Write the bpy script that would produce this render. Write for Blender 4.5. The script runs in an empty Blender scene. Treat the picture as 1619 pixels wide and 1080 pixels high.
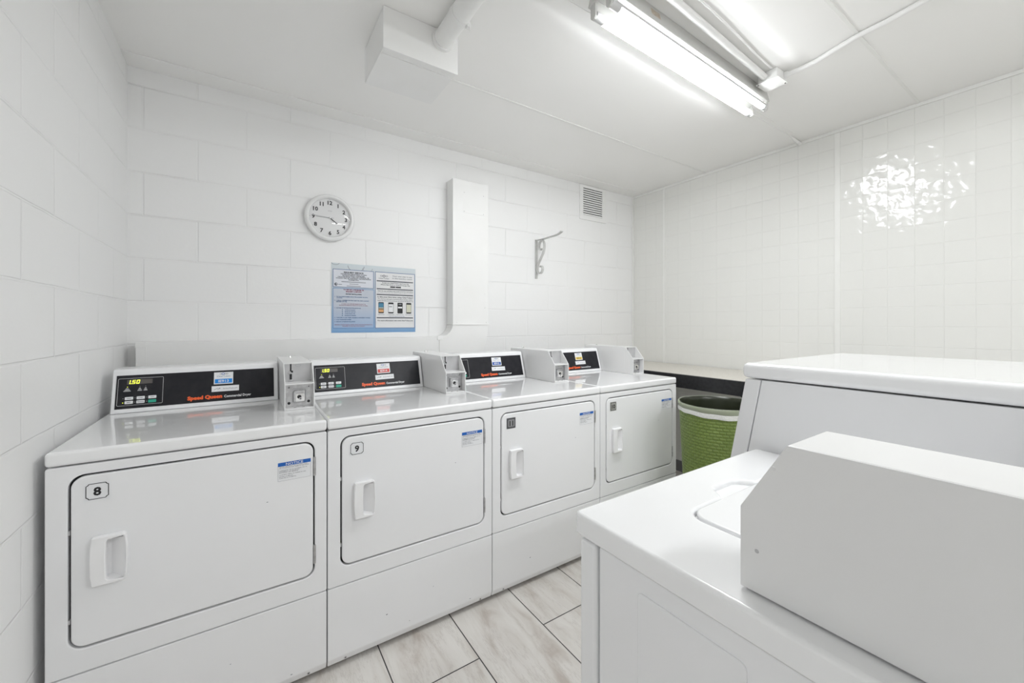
import bpy, bmesh, math, random
from mathutils import Matrix, Vector
C = bpy.context
sc = C.scene
COL = sc.collection
PI = math.pi
R = math.radians

# ------------------------------------------------------------------ camera
cam_d = bpy.data.cameras.new('camera')
cam_d.sensor_fit = 'HORIZONTAL'; cam_d.sensor_width = 36.0
cam_d.lens = 36.0 * 631.893 / 1619.0
cam_d.shift_y = (512.2255 - 540.0) / 1619.0
cam_d.clip_start = 0.01
cam = bpy.data.objects.new('camera', cam_d); COL.objects.link(cam)
cam.location = (0, 0, 1.25); cam.rotation_euler = (PI / 2, 0, -0.5847)
sc.camera = cam

# ------------------------------------------------------------------ world, exposure
w = bpy.data.worlds.new('world'); sc.world = w; w.use_nodes = True
w.node_tree.nodes['Background'].inputs[0].default_value = (0.8, 0.82, 0.85, 1)
w.node_tree.nodes['Background'].inputs[1].default_value = 0.3
sc.view_settings.view_transform = 'Standard'
sc.view_settings.look = 'None'
sc.view_settings.gamma = 1.0
sc.view_settings.use_curve_mapping = False
sc.view_settings.exposure = 0.84
TUBE = 48.0          # radiance of the fluorescent tubes of the fixture in view
TUBE_FILL = 56.0     # radiance of the unseen fill fixture added behind the camera
try:
    sc.cycles.max_bounces = 14; sc.cycles.diffuse_bounces = 10
    sc.cycles.glossy_bounces = 6; sc.cycles.transparent_max_bounces = 12
    sc.cycles.use_denoising = True
    sc.cycles.sample_clamp_indirect = 10
    sc.cycles.use_adaptive_sampling = True; sc.cycles.adaptive_threshold = 0.02
except Exception:
    pass

# ------------------------------------------------------------------ materials
MATS = {}
def mat(name, col=(0.8, 0.8, 0.8), rough=0.5, metal=0.0, spec=0.5, coat=0.0, emit=None, es=0.0):
    m = bpy.data.materials.new(name); m.use_nodes = True
    b = m.node_tree.nodes['Principled BSDF']
    b.inputs['Base Color'].default_value = (*col, 1)
    b.inputs['Roughness'].default_value = rough
    b.inputs['Metallic'].default_value = metal
    b.inputs['Specular IOR Level'].default_value = spec
    b.inputs['Coat Weight'].default_value = coat
    b.inputs['Coat Roughness'].default_value = 0.03
    if emit:
        b.inputs['Emission Color'].default_value = (*emit, 1)
        b.inputs['Emission Strength'].default_value = es
    MATS[name] = m
    return m
def NT(m):
    nt = m.node_tree
    return nt, nt.nodes, nt.links, nt.nodes['Principled BSDF']
def noise_col(m, c0, c1, scale=8, detail=4, stretch=(1, 1, 1), lo=0.35, hi=0.65, bump=0, bscale=None, bdist=0.001):
    """gentle procedural mottling between two colours of the thing itself, with optional bump"""
    nt, N, L, b = NT(m)
    tc = N.new('ShaderNodeTexCoord'); mp = N.new('ShaderNodeMapping'); mp.inputs['Scale'].default_value = stretch
    L.new(tc.outputs['Object'], mp.inputs['Vector'])
    n = N.new('ShaderNodeTexNoise'); n.inputs['Scale'].default_value = scale; n.inputs['Detail'].default_value = detail
    L.new(mp.outputs['Vector'], n.inputs['Vector'])
    r = N.new('ShaderNodeValToRGB')
    r.color_ramp.elements[0].position = lo; r.color_ramp.elements[0].color = (*c0, 1)
    r.color_ramp.elements[1].position = hi; r.color_ramp.elements[1].color = (*c1, 1)
    L.new(n.outputs['Fac'], r.inputs['Fac']); L.new(r.outputs['Color'], b.inputs['Base Color'])
    if bump:
        n2 = N.new('ShaderNodeTexNoise'); n2.inputs['Scale'].default_value = bscale or scale * 10
        n2.inputs['Detail'].default_value = 3
        L.new(tc.outputs['Object'], n2.inputs['Vector'])
        bp = N.new('ShaderNodeBump'); bp.inputs['Strength'].default_value = bump; bp.inputs['Distance'].default_value = bdist
        L.new(n2.outputs['Fac'], bp.inputs['Height']); L.new(bp.outputs['Normal'], b.inputs['Normal'])
    return m

enamel = mat('white_enamel', (0.79, 0.79, 0.80), 0.22, coat=0.35)
noise_col(enamel, (0.845, 0.85, 0.865), (0.86, 0.865, 0.88), 2.5, 3, bump=0.04, bscale=260, bdist=0.0006)
enamel_top = mat('white_enamel_worktop', (0.81, 0.81, 0.82), 0.25, coat=0.9)
noise_col(enamel_top, (0.87, 0.875, 0.885), (0.885, 0.89, 0.90), 2.0, 3)
coin_white = mat('coin_box_paint', (0.76, 0.76, 0.765), 0.28, coat=0.2)
noise_col(coin_white, (0.775, 0.775, 0.775), (0.795, 0.795, 0.795), 4, 3, bump=0.05, bscale=300, bdist=0.0005)
plastic = mat('white_plastic', (0.80, 0.80, 0.80), 0.3)
noise_col(plastic, (0.86, 0.86, 0.87), (0.88, 0.88, 0.89), 20, 2)
dark = mat('dark_gap', (0.02, 0.02, 0.022), 0.7)
black_panel = mat('black_panel', (0.018, 0.018, 0.022), 0.32, spec=0.22)
noise_col(black_panel, (0.016, 0.016, 0.02), (0.022, 0.022, 0.026), 30, 2)
black = mat('black_ink', (0.012, 0.012, 0.014), 0.5)
darkgrey = mat('dark_grey_ink', (0.05, 0.055, 0.07), 0.5)
midgrey = mat('grey_ink', (0.24, 0.25, 0.28), 0.5)
greyline = mat('grey_outline', (0.55, 0.55, 0.56), 0.4)
paper = mat('white_sticker', (0.80, 0.81, 0.83), 0.4)
dimglass = mat('display_glass', (0.10, 0.09, 0.085), 0.15)
lit = mat('lit_segments', (0.9, 0.95, 0.1), 0.4, emit=(0.85, 1.0, 0.03), es=0.9)
green_key = mat('green_key', (0.02, 0.40, 0.27), 0.4)
orange = mat('orange_ink', (0.90, 0.13, 0.03), 0.4)
blue = mat('blue_ink', (0.01, 0.12, 0.48), 0.4)
lblue = mat('bright_blue_ink', (0.0, 0.25, 0.75), 0.4)
dblue = mat('deep_blue_ink', (0.02, 0.09, 0.40), 0.4)
red = mat('red_ink', (0.62, 0.05, 0.04), 0.4)
redtext = mat('dull_red_ink', (0.30, 0.09, 0.14), 0.5)
yellow = mat('yellow_ink', (0.80, 0.58, 0.10), 0.4)
pblue = mat('poster_border_blue', (0.10, 0.17, 0.33), 0.5)
steel = mat('brushed_steel', (0.55, 0.55, 0.56), 0.28, metal=1.0)
noise_col(steel, (0.48, 0.48, 0.49), (0.62, 0.62, 0.63), 60, 3)
chrome = mat('chrome', (0.8, 0.8, 0.8), 0.12, metal=1.0)
greyplate = mat('grey_slide_plate', (0.50, 0.50, 0.51), 0.38, metal=0.3)
noise_col(greyplate, (0.48, 0.48, 0.49), (0.53, 0.53, 0.54), 25, 3)
badge_dark = mat('dark_badge', (0.13, 0.13, 0.14), 0.35)
badge_grey = mat('grey_badge', (0.30, 0.30, 0.28), 0.35)
galv = mat('painted_sheet_metal', (0.84, 0.84, 0.835), 0.4)
noise_col(galv, (0.83, 0.83, 0.82), (0.85, 0.85, 0.845), 6, 4, bump=0.12, bscale=14, bdist=0.002)
pipe_paint = mat('painted_pipe', (0.82, 0.82, 0.81), 0.35)
noise_col(pipe_paint, (0.81, 0.81, 0.80), (0.83, 0.83, 0.82), 12, 3, bump=0.15, bscale=60, bdist=0.001)
iron = mat('painted_iron', (0.58, 0.58, 0.57), 0.4)
noise_col(iron, (0.55, 0.55, 0.54), (0.62, 0.62, 0.61), 40, 3)
lamp_body = mat('lamp_enamel', (0.6, 0.6, 0.58), 0.4)
noise_col(lamp_body, (0.59, 0.59, 0.57), (0.62, 0.62, 0.60), 10, 3)
lamp_sticker = mat('tan_sticker', (0.50, 0.42, 0.33), 0.5)
noise_col(lamp_sticker, (0.42, 0.34, 0.26), (0.58, 0.52, 0.44), 120, 2)
clock_white = mat('clock_case_plastic', (0.80, 0.80, 0.80), 0.25)
clock_face = mat('clock_dial', (0.74, 0.74, 0.745), 0.5)
tube_cap = mat('tube_cap', (0.62, 0.62, 0.62), 0.35)
counter_top = mat('beige_laminate', (0.62, 0.59, 0.53), 0.35)
noise_col(counter_top, (0.58, 0.555, 0.50), (0.67, 0.64, 0.585), 90, 4)
black_edge = mat('black_edging', (0.014, 0.014, 0.017), 0.45)
noise_col(black_edge, (0.011, 0.011, 0.013), (0.022, 0.022, 0.025), 60, 4)
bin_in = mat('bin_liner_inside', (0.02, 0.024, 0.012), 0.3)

def tube_mat(name, s):
    m = mat(name, (0.95, 0.95, 0.95), 0.4, emit=(0.965, 0.985, 1.0), es=s)
    return m
tube_front = tube_mat('lit_tube', TUBE)
tube_fill = tube_mat('lit_tube_fill', TUBE_FILL)

def block_mat(name, axis, u0, col):
    """painted concrete block wall: 0.4064 x 0.2032 running bond as bump; u runs along world axis"""
    m = mat(name, col, 0.45, spec=0.4)
    nt, N, L, b = NT(m)
    tc = N.new('ShaderNodeTexCoord'); sp = N.new('ShaderNodeSeparateXYZ'); cb = N.new('ShaderNodeCombineXYZ')
    L.new(tc.outputs['Object'], sp.inputs[0])
    a = N.new('ShaderNodeMath'); a.operation = 'ADD'; a.inputs[1].default_value = -u0 + 20 * 0.4064
    L.new(sp.outputs[axis], a.inputs[0])
    c = N.new('ShaderNodeMath'); c.operation = 'ADD'; c.inputs[1].default_value = -2.376 + 12 * 0.2032
    L.new(sp.outputs['Z'], c.inputs[0])
    # slight waviness of hand-laid joints
    wn = N.new('ShaderNodeTexNoise'); wn.inputs['Scale'].default_value = 5; wn.inputs['Detail'].default_value = 3
    L.new(tc.outputs['Object'], wn.inputs['Vector'])
    wm = N.new('ShaderNodeMath'); wm.operation = 'MULTIPLY_ADD'; wm.inputs[1].default_value = 0.006
    L.new(wn.outputs['Fac'], wm.inputs[0]); L.new(c.outputs[0], wm.inputs[2])
    L.new(a.outputs[0], cb.inputs[0]); L.new(wm.outputs[0], cb.inputs[1])
    br = N.new('ShaderNodeTexBrick')
    br.offset = 0.5; br.offset_frequency = 2; br.squash = 1; br.squash_frequency = 1
    br.inputs['Scale'].default_value = 1; br.inputs['Brick Width'].default_value = 0.4064
    br.inputs['Row Height'].default_value = 0.2032; br.inputs['Mortar Size'].default_value = 0.0045
    br.inputs['Mortar Smooth'].default_value = 0.6
    L.new(cb.outputs[0], br.inputs['Vector'])
    n1 = N.new('ShaderNodeTexNoise'); n1.inputs['Scale'].default_value = 55; n1.inputs['Detail'].default_value = 5
    L.new(tc.outputs['Object'], n1.inputs['Vector'])
    # paint has filled many joints: joint depth varies along the wall
    n2 = N.new('ShaderNodeTexNoise'); n2.inputs['Scale'].default_value = 3.0; n2.inputs['Detail'].default_value = 2
    L.new(tc.outputs['Object'], n2.inputs['Vector'])
    mr = N.new('ShaderNodeMapRange'); mr.inputs['From Min'].default_value = 0.35; mr.inputs['From Max'].default_value = 0.65
    mr.inputs['To Min'].default_value = 0.45; mr.inputs['To Max'].default_value = 1.0
    L.new(n2.outputs['Fac'], mr.inputs['Value'])
    mul = N.new('ShaderNodeMath'); mul.operation = 'MULTIPLY'
    L.new(br.outputs['Fac'], mul.inputs[0]); L.new(mr.outputs[0], mul.inputs[1])
    b1 = N.new('ShaderNodeBump'); b1.invert = True; b1.inputs['Strength'].default_value = 1.0
    b1.inputs['Distance'].default_value = 0.0021
    L.new(mul.outputs[0], b1.inputs['Height'])
    b2 = N.new('ShaderNodeBump'); b2.inputs['Strength'].default_value = 0.35; b2.inputs['Distance'].default_value = 0.0012
    L.new(n1.outputs['Fac'], b2.inputs['Height']); L.new(b1.outputs['Normal'], b2.inputs['Normal'])
    L.new(b2.outputs['Normal'], b.inputs['Normal'])
    return m
wall_back_m = block_mat('painted_block_back', 'X', -0.4116, (0.85, 0.85, 0.85))
wall_left_m = block_mat('painted_block_left', 'Y', 2.3056, (0.85, 0.85, 0.85))

def tile_panel_mat():
    m = mat('glossy_tileboard', (0.80, 0.80, 0.775), 0.6, spec=0.0, coat=1.0)
    nt, N, L, b = NT(m)
    b.inputs['Coat Roughness'].default_value = 0.13
    tc = N.new('ShaderNodeTexCoord'); sp = N.new('ShaderNodeSeparateXYZ'); cb = N.new('ShaderNodeCombineXYZ')
    L.new(tc.outputs['Object'], sp.inputs[0])
    a = N.new('ShaderNodeMath'); a.operation = 'ADD'; a.inputs[1].default_value = -0.9475 + 60 * 0.1116
    L.new(sp.outputs['Y'], a.inputs[0])
    c = N.new('ShaderNodeMath'); c.operation = 'ADD'; c.inputs[1].default_value = -2.127 + 20 * 0.1116
    L.new(sp.outputs['Z'], c.inputs[0])
    L.new(a.outputs[0], cb.inputs[0]); L.new(c.outputs[0], cb.inputs[1])
    br = N.new('ShaderNodeTexBrick'); br.offset = 0.0; br.squash = 1
    br.inputs['Scale'].default_value = 1; br.inputs['Brick Width'].default_value = 0.1116
    br.inputs['Row Height'].default_value = 0.1116; br.inputs['Mortar Size'].default_value = 0.0022
    br.inputs['Mortar Smooth'].default_value = 0.7
    L.new(cb.outputs[0], br.inputs['Vector'])
    n1 = N.new('ShaderNodeTexNoise'); n1.inputs['Scale'].default_value = 24; n1.inputs['Detail'].default_value = 0.6
    n1.inputs['Distortion'].default_value = 0.4
    L.new(tc.outputs['Object'], n1.inputs['Vector'])
    b1 = N.new('ShaderNodeBump'); b1.inputs['Strength'].default_value = 1.0; b1.inputs['Distance'].default_value = 0.0042
    L.new(n1.outputs['Fac'], b1.inputs['Height'])
    # every tile is pressed at its own slight tilt
    sc1 = N.new('ShaderNodeVectorMath'); sc1.operation = 'SCALE'; sc1.inputs['Scale'].default_value = 1 / 0.1116
    L.new(cb.outputs[0], sc1.inputs[0])
    fl = N.new('ShaderNodeVectorMath'); fl.operation = 'FLOOR'; L.new(sc1.outputs[0], fl.inputs[0])
    fr = N.new('ShaderNodeVectorMath'); fr.operation = 'FRACTION'; L.new(sc1.outputs[0], fr.inputs[0])
    wn = N.new('ShaderNodeTexWhiteNoise'); L.new(fl.outputs[0], wn.inputs['Vector'])
    sb = N.new('ShaderNodeVectorMath'); sb.operation = 'SUBTRACT'; sb.inputs[1].default_value = (.5, .5, .5)
    L.new(wn.outputs['Color'], sb.inputs[0])
    dt = N.new('ShaderNodeVectorMath'); dt.operation = 'DOT_PRODUCT'
    L.new(sb.outputs[0], dt.inputs[0]); L.new(fr.outputs[0], dt.inputs[1])
    b3 = N.new('ShaderNodeBump'); b3.inputs['Strength'].default_value = 1.0; b3.inputs['Distance'].default_value = 0.0075
    L.new(dt.outputs['Value'], b3.inputs['Height']); L.new(b1.outputs['Normal'], b3.inputs['Normal']); b1 = b3
    b2 = N.new('ShaderNodeBump'); b2.invert = True; b2.inputs['Strength'].default_value = 1.0
    b2.inputs['Distance'].default_value = 0.0010
    L.new(br.outputs['Fac'], b2.inputs['Height']); L.new(b1.outputs['Normal'], b2.inputs['Normal'])
    L.new(b2.outputs['Normal'], b.inputs['Coat Normal'])
    b4 = N.new('ShaderNodeBump'); b4.invert = True; b4.inputs['Strength'].default_value = 1.0
    b4.inputs['Distance'].default_value = 0.0007
    L.new(br.outputs['Fac'], b4.inputs['Height']); L.new(b4.outputs['Normal'], b.inputs['Normal'])
    return m
tile_m = tile_panel_mat()
trim_m = mat('white_trim', (0.77, 0.77, 0.75), 0.3)
noise_col(trim_m, (0.82, 0.82, 0.80), (0.84, 0.84, 0.82), 8, 2)
ceil_m = mat('ceiling_paint', (0.84, 0.835, 0.82), 0.5)
noise_col(ceil_m, (0.875, 0.87, 0.855), (0.89, 0.885, 0.872), 1.5, 3, bump=0.2, bscale=90, bdist=0.0006)
rear_m = mat('plain_wall_paint', (0.78, 0.78, 0.77), 0.5)
noise_col(rear_m, (0.83, 0.83, 0.82), (0.85, 0.85, 0.84), 3, 3)

def floor_mat():
    m = mat('travertine_tile', (0.6, 0.57, 0.53), 0.35, spec=0.4)
    nt, N, L, b = NT(m)
    tc = N.new('ShaderNodeTexCoord'); sp = N.new('ShaderNodeSeparateXYZ'); cb = N.new('ShaderNodeCombineXYZ')
    L.new(tc.outputs['Object'], sp.inputs[0])
    W_, H_ = 0.602, 0.3012
    # columns start at X=0.423 (even row index gets the half offset)
    a = N.new('ShaderNodeMath'); a.operation = 'ADD'; a.inputs[1].default_value = -1.3130 + 10 * W_ + W_ / 2
    L.new(sp.outputs['Y'], a.inputs[0])
    c = N.new('ShaderNodeMath'); c.operation = 'ADD'; c.inputs[1].default_value = -0.4225 + 10 * H_
    L.new(sp.outputs['X'], c.inputs[0])
    L.new(a.outputs[0], cb.inputs[0]); L.new(c.outputs[0], cb.inputs[1])
    br = N.new('ShaderNodeTexBrick'); br.offset = 0.5; br.offset_frequency = 2; br.squash = 1
    br.inputs['Scale'].default_value = 1; br.inputs['Brick Width'].default_value = W_
    br.inputs['Row Height'].default_value = H_; br.inputs['Mortar Size'].default_value = 0.0022
    br.inputs['Mortar Smooth'].default_value = 0.1
    br.inputs['Color1'].default_value = (0, 0, 0, 1); br.inputs['Color2'].default_value = (1, 1, 1, 1)
    L.new(cb.outputs[0], br.inputs['Vector'])
    # per tile shift of the stone figure
    vm = N.new('ShaderNodeVectorMath'); vm.operation = 'MULTIPLY_ADD'; vm.inputs[1].default_value = (7.3, 5.1, 0)
    L.new(br.outputs['Color'], vm.inputs[0]); L.new(tc.outputs['Object'], vm.inputs[2])
    mp = N.new('ShaderNodeMapping'); mp.inputs['Scale'].default_value = (5.5, 1.3, 1)
    L.new(vm.outputs[0], mp.inputs['Vector'])
    n1 = N.new('ShaderNodeTexNoise'); n1.inputs['Scale'].default_value = 2.2; n1.inputs['Detail'].default_value = 9
    n1.inputs['Roughness'].default_value = 0.62; n1.inputs['Distortion'].default_value = 0.6
    L.new(mp.outputs[0], n1.inputs['Vector'])
    r = N.new('ShaderNodeValToRGB')
    e = r.color_ramp.elements
    e[0].position = 0.30; e[0].color = (0.50, 0.45, 0.41, 1)
    e[1].position = 0.72; e[1].color = (0.74, 0.72, 0.69, 1)
    x = e.new(0.46); x.color = (0.64, 0.61, 0.575, 1)
    x = e.new(0.56); x.color = (0.69, 0.665, 0.635, 1)
    L.new(n1.outputs['Fac'], r.inputs['Fac'])
    # thin dark veins
    mp2 = N.new('ShaderNodeMapping'); mp2.inputs['Scale'].default_value = (8, 1.1, 1)
    L.new(vm.outputs[0], mp2.inputs['Vector'])
    n2 = N.new('ShaderNodeTexNoise'); n2.inputs['Scale'].default_value = 1.6; n2.inputs['Detail'].default_value = 8
    n2.inputs['Roughness'].default_value = 0.7
    L.new(mp2.outputs[0], n2.inputs['Vector'])
    v = N.new('ShaderNodeValToRGB'); ve = v.color_ramp.elements
    ve[0].position = 0.485; ve[0].color = (0, 0, 0, 1); ve[1].position = 0.515; ve[1].color = (0, 0, 0, 1)
    q = ve.new(0.50); q.color = (0.35, 0.35, 0.35, 1)
    L.new(n2.outputs['Fac'], v.inputs['Fac'])
    mx = N.new('ShaderNodeMix'); mx.data_type = 'RGBA'
    L.new(v.outputs['Color'], mx.inputs['Factor']); L.new(r.outputs['Color'], mx.inputs['A'])
    mx.inputs['B'].default_value = (0.40, 0.36, 0.33, 1)
    m2 = N.new('ShaderNodeMix'); m2.data_type = 'RGBA'
    L.new(br.outputs['Fac'], m2.inputs['Factor']); L.new(mx.outputs['Result'], m2.inputs['A'])
    m2.inputs['B'].default_value = (0.035, 0.033, 0.032, 1)
    L.new(m2.outputs['Result'], b.inputs['Base Color'])
    bp = N.new('ShaderNodeBump'); bp.invert = True; bp.inputs['Distance'].default_value = 0.001
    L.new(br.outputs['Fac'], bp.inputs['Height']); L.new(bp.outputs['Normal'], b.inputs['Normal'])
    return m
floor_m = floor_mat()

def poster_mat():
    m = mat('poster_print', (0.6, 0.7, 0.8), 0.35)
    nt, N, L, b = NT(m)
    tc = N.new('ShaderNodeTexCoord'); sp = N.new('ShaderNodeSeparateXYZ')
    L.new(tc.outputs['Generated'], sp.inputs[0])
    r = N.new('ShaderNodeValToRGB'); e = r.color_ramp.elements
    e[0].position = 0.0; e[0].color = (0.16, 0.33, 0.58, 1)
    e[1].position = 1.0; e[1].color = (0.58, 0.64, 0.68, 1)
    x = e.new(0.12); x.color = (0.30, 0.44, 0.62, 1)
    x = e.new(0.5); x.color = (0.44, 0.53, 0.62, 1)
    x = e.new(0.9); x.color = (0.56, 0.61, 0.64, 1)
    L.new(sp.outputs['Z'], r.inputs['Fac']); L.new(r.outputs['Color'], b.inputs['Base Color'])
    return m
poster_m = poster_mat()
poster_pale = mat('poster_pale_box', (0.66, 0.68, 0.74), 0.4)
poster_fade = mat('poster_lower_box', (0.5, 0.6, 0.75), 0.4)
def fade():
    nt, N, L, b = NT(poster_fade)
    tc = N.new('ShaderNodeTexCoord'); sp = N.new('ShaderNodeSeparateXYZ')
    L.new(tc.outputs['Generated'], sp.inputs[0])
    r = N.new('ShaderNodeValToRGB'); e = r.color_ramp.elements
    e[0].position = 0.03; e[0].color = (0.33, 0.45, 0.64, 1)
    e[1].position = 0.62; e[1].color = (0.52, 0.56, 0.63, 1)
    L.new(sp.outputs['Z'], r.inputs['Fac']); L.new(r.outputs['Color'], b.inputs['Base Color'])
fade()

def weave_mat():
    m = mat('green_weave', (0.20, 0.30, 0.04), 0.4)
    nt, N, L, b = NT(m)
    tc = N.new('ShaderNodeTexCoord'); sp = N.new('ShaderNodeSeparateXYZ')
    L.new(tc.outputs['Object'], sp.inputs[0])
    at = N.new('ShaderNodeMath'); at.operation = 'ARCTAN2'
    L.new(sp.outputs['Y'], at.inputs[0]); L.new(sp.outputs['X'], at.inputs[1])
    au = N.new('ShaderNodeMath'); au.operation = 'MULTIPLY_ADD'; au.inputs[1].default_value = 0.20; au.inputs[2].default_value = 5
    L.new(at.outputs[0], au.inputs[0])
    cb = N.new('ShaderNodeCombineXYZ')
    zz = N.new('ShaderNodeMath'); zz.operation = 'ADD'; zz.inputs[1].default_value = 4
    L.new(sp.outputs['Z'], zz.inputs[0])
    L.new(au.outputs[0], cb.inputs[0]); L.new(zz.outputs[0], cb.inputs[1])
    br = N.new('ShaderNodeTexBrick'); br.offset = 0.5; br.squash = 1
    br.inputs['Scale'].default_value = 1; br.inputs['Brick Width'].default_value = 0.030
    br.inputs['Row Height'].default_value = 0.016; br.inputs['Mortar Size'].default_value = 0.005
    br.inputs['Mortar Smooth'].default_value = 1.0
    br.inputs['Color1'].default_value = (0.150, 0.215, 0.040, 1); br.inputs['Color2'].default_value = (0.185, 0.255, 0.055, 1)
    br.inputs['Mortar'].default_value = (0.150, 0.220, 0.040, 1)
    L.new(cb.outputs[0], br.inputs['Vector']); L.new(br.outputs['Color'], b.inputs['Base Color'])
    bp = N.new('ShaderNodeBump'); bp.invert = True; bp.inputs['Strength'].default_value = 1; bp.inputs['Distance'].default_value = 0.003
    L.new(br.outputs['Fac'], bp.inputs['Height']); L.new(bp.outputs['Normal'], b.inputs['Normal'])
    return m
weave = weave_mat()

def film(name, col, alpha, rough=0.25):
    m = mat(name, col, rough)
    b = m.node_tree.nodes['Principled BSDF']
    b.inputs['Alpha'].default_value = alpha
    nt, N, L, b = NT(m)
    tc = N.new('ShaderNodeTexCoord'); n = N.new('ShaderNodeTexNoise'); n.inputs['Scale'].default_value = 45
    n.inputs['Detail'].default_value = 3; n.inputs['Distortion'].default_value = 1.5
    L.new(tc.outputs['Object'], n.inputs['Vector'])
    bp = N.new('ShaderNodeBump'); bp.inputs['Strength'].default_value = 0.8; bp.inputs['Distance'].default_value = 0.006
    L.new(n.outputs['Fac'], bp.inputs['Height']); L.new(bp.outputs['Normal'], b.inputs['Normal'])
    return m
liner_clear = film('clear_liner', (0.72, 0.74, 0.66), 0.38)
liner_hem = film('liner_hem', (0.82, 0.82, 0.80), 0.92)

def glass_mat():
    m = bpy.data.materials.new('clock_glass'); m.use_nodes = True
    nt = m.node_tree; N = nt.nodes; L = nt.links; N.clear()
    o = N.new('ShaderNodeOutputMaterial'); g = N.new('ShaderNodeBsdfGlossy'); g.inputs['Roughness'].default_value = 0.03
    t = N.new('ShaderNodeBsdfTransparent'); mx = N.new('ShaderNodeMixShader'); f = N.new('ShaderNodeFresnel')
    f.inputs['IOR'].default_value = 1.45
    L.new(f.outputs[0], mx.inputs[0]); L.new(t.outputs[0], mx.inputs[1]); L.new(g.outputs[0], mx.inputs[2])
    L.new(mx.outputs[0], o.inputs[0])
    return m
clock_glass = glass_mat()

# ------------------------------------------------------------------ mesh builder
WORLD = {}          # world location of every parent
FRONT = lambda x, y, z: Matrix(((1, 0, 0, x), (0, 0, -1, y), (0, 1, 0, z), (0, 0, 0, 1)))   # (u,v,w) -> x+u, y-w, z+v

class MB:
    def __init__(s):
        s.v = []; s.f = []; s.m = []; s.mats = []
    def mi(s, m):
        if m not in s.mats: s.mats.append(m)
        return s.mats.index(m)
    def add(s, vs, fs, m, M=None):
        k = len(s.v); i = s.mi(m)
        for p in vs:
            p = Vector(p)
            s.v.append(M @ p if M is not None else p)
        for f in fs:
            s.f.append([k + a for a in f]); s.m.append(i)
        return s
    def bm(s, bm, m, M=None):
        bm.verts.index_update()
        vs = [v.co.copy() for v in bm.verts]; fs = [[v.index for v in f.verts] for f in bm.faces]
        bm.free()
        return s.add(vs, fs, m, M)
    def box(s, x0, x1, y0, y1, z0, z1, m, bev=0, seg=2, M=None):
        bm = bmesh.new()
        P = [bm.verts.new(p) for p in ((x0, y0, z0), (x1, y0, z0), (x1, y1, z0), (x0, y1, z0), (x0, y0, z1), (x1, y0, z1), (x1, y1, z1), (x0, y1, z1))]
        for q in ((0, 3, 2, 1), (4, 5, 6, 7), (0, 1, 5, 4), (1, 2, 6, 5), (2, 3, 7, 6), (3, 0, 4, 7)):
            bm.faces.new([P[a] for a in q])
        if bev:
            bmesh.ops.bevel(bm, geom=list(bm.edges), offset=bev, segments=seg, affect='EDGES', profile=0.5)
        return s.bm(bm, m, M)
    def prism_x(s, prof, x0, x1, m, bev=0, seg=2):
        """profile of (y,z) points extruded along x"""
        bm = bmesh.new()
        a = [bm.verts.new((x0, y, z)) for y, z in prof]; b = [bm.verts.new((x1, y, z)) for y, z in prof]
        n = len(prof)
        bm.faces.new(a); bm.faces.new(b[::-1])
        for i in range(n): bm.faces.new((a[i], b[i], b[(i + 1) % n], a[(i + 1) % n]))
        bmesh.ops.recalc_face_normals(bm, faces=list(bm.faces))
        if bev: bmesh.ops.bevel(bm, geom=list(bm.edges), offset=bev, segments=seg, affect='EDGES', profile=0.5)
        return s.bm(bm, m)
    def prism_y(s, prof, y0, y1, m, bev=0, seg=2, M=None):
        """profile of (x,z) points extruded along y"""
        bm = bmesh.new()
        a = [bm.verts.new((x, y0, z)) for x, z in prof]; b = [bm.verts.new((x, y1, z)) for x, z in prof]
        n = len(prof)
        bm.faces.new(a); bm.faces.new(b[::-1])
        for i in range(n): bm.faces.new((a[i], b[i], b[(i + 1) % n], a[(i + 1) % n]))
        bmesh.ops.recalc_face_normals(bm, faces=list(bm.faces))
        if bev: bmesh.ops.bevel(bm, geom=list(bm.edges), offset=bev, segments=seg, affect='EDGES', profile=0.5)
        return s.bm(bm, m, M)
    def tube(s, pts, r, m, n=12, cap=True):
        pts = [Vector(p) for p in pts]; vs = []; fs = []
        up = Vector((0, 0, 1))
        for i, p in enumerate(pts):
            d = (pts[min(i + 1, len(pts) - 1)] - pts[max(i - 1, 0)]).normalized()
            a = d.cross(up)
            if a.length < 1e-3: a = d.cross(Vector((0, 1, 0)))
            a.normalize(); b = d.cross(a)
            rr = r[i] if isinstance(r, (list, tuple)) else r
            for k in range(n):
                t = 2 * PI * k / n
                vs.append(p + a * math.cos(t) * rr + b * math.sin(t) * rr)
        for i in range(len(pts) - 1):
            for k in range(n):
                fs.append((i * n + k, i * n + (k + 1) % n, (i + 1) * n + (k + 1) % n, (i + 1) * n + k))
        if cap:
            fs.append(tuple(range(n))[::-1]); fs.append(tuple((len(pts) - 1) * n + k for k in range(n)))
        return s.add(vs, fs, m)
    def lathe(s, prof, m, M=None, n=48, close=False):
        """profile of (r,z) revolved about z"""
        vs = []; fs = []
        for r_, z in prof:
            for k in range(n):
                t = 2 * PI * k / n; vs.append((r_ * math.cos(t), r_ * math.sin(t), z))
        K = len(prof)
        for i in range(K - 1):
            for k in range(n):
                fs.append((i * n + k, i * n + (k + 1) % n, (i + 1) * n + (k + 1) % n, (i + 1) * n + k))
        if close:
            fs.append(tuple(range(n))[::-1]); fs.append(tuple((K - 1) * n + k for k in range(n)))
        return s.add(vs, fs, m, M)
    def curve(s, cu, m, M):
        ob = bpy.data.objects.new('tmp', cu); COL.objects.link(ob)
        dg = C.evaluated_depsgraph_get(); me = bpy.data.meshes.new_from_object(ob.evaluated_get(dg))
        vs = [v.co.copy() for v in me.vertices]; fs = [list(p.vertices) for p in me.polygons]
        bpy.data.objects.remove(ob); bpy.data.meshes.remove(me); bpy.data.curves.remove(cu)
        return s.add(vs, fs, m, M)
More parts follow.
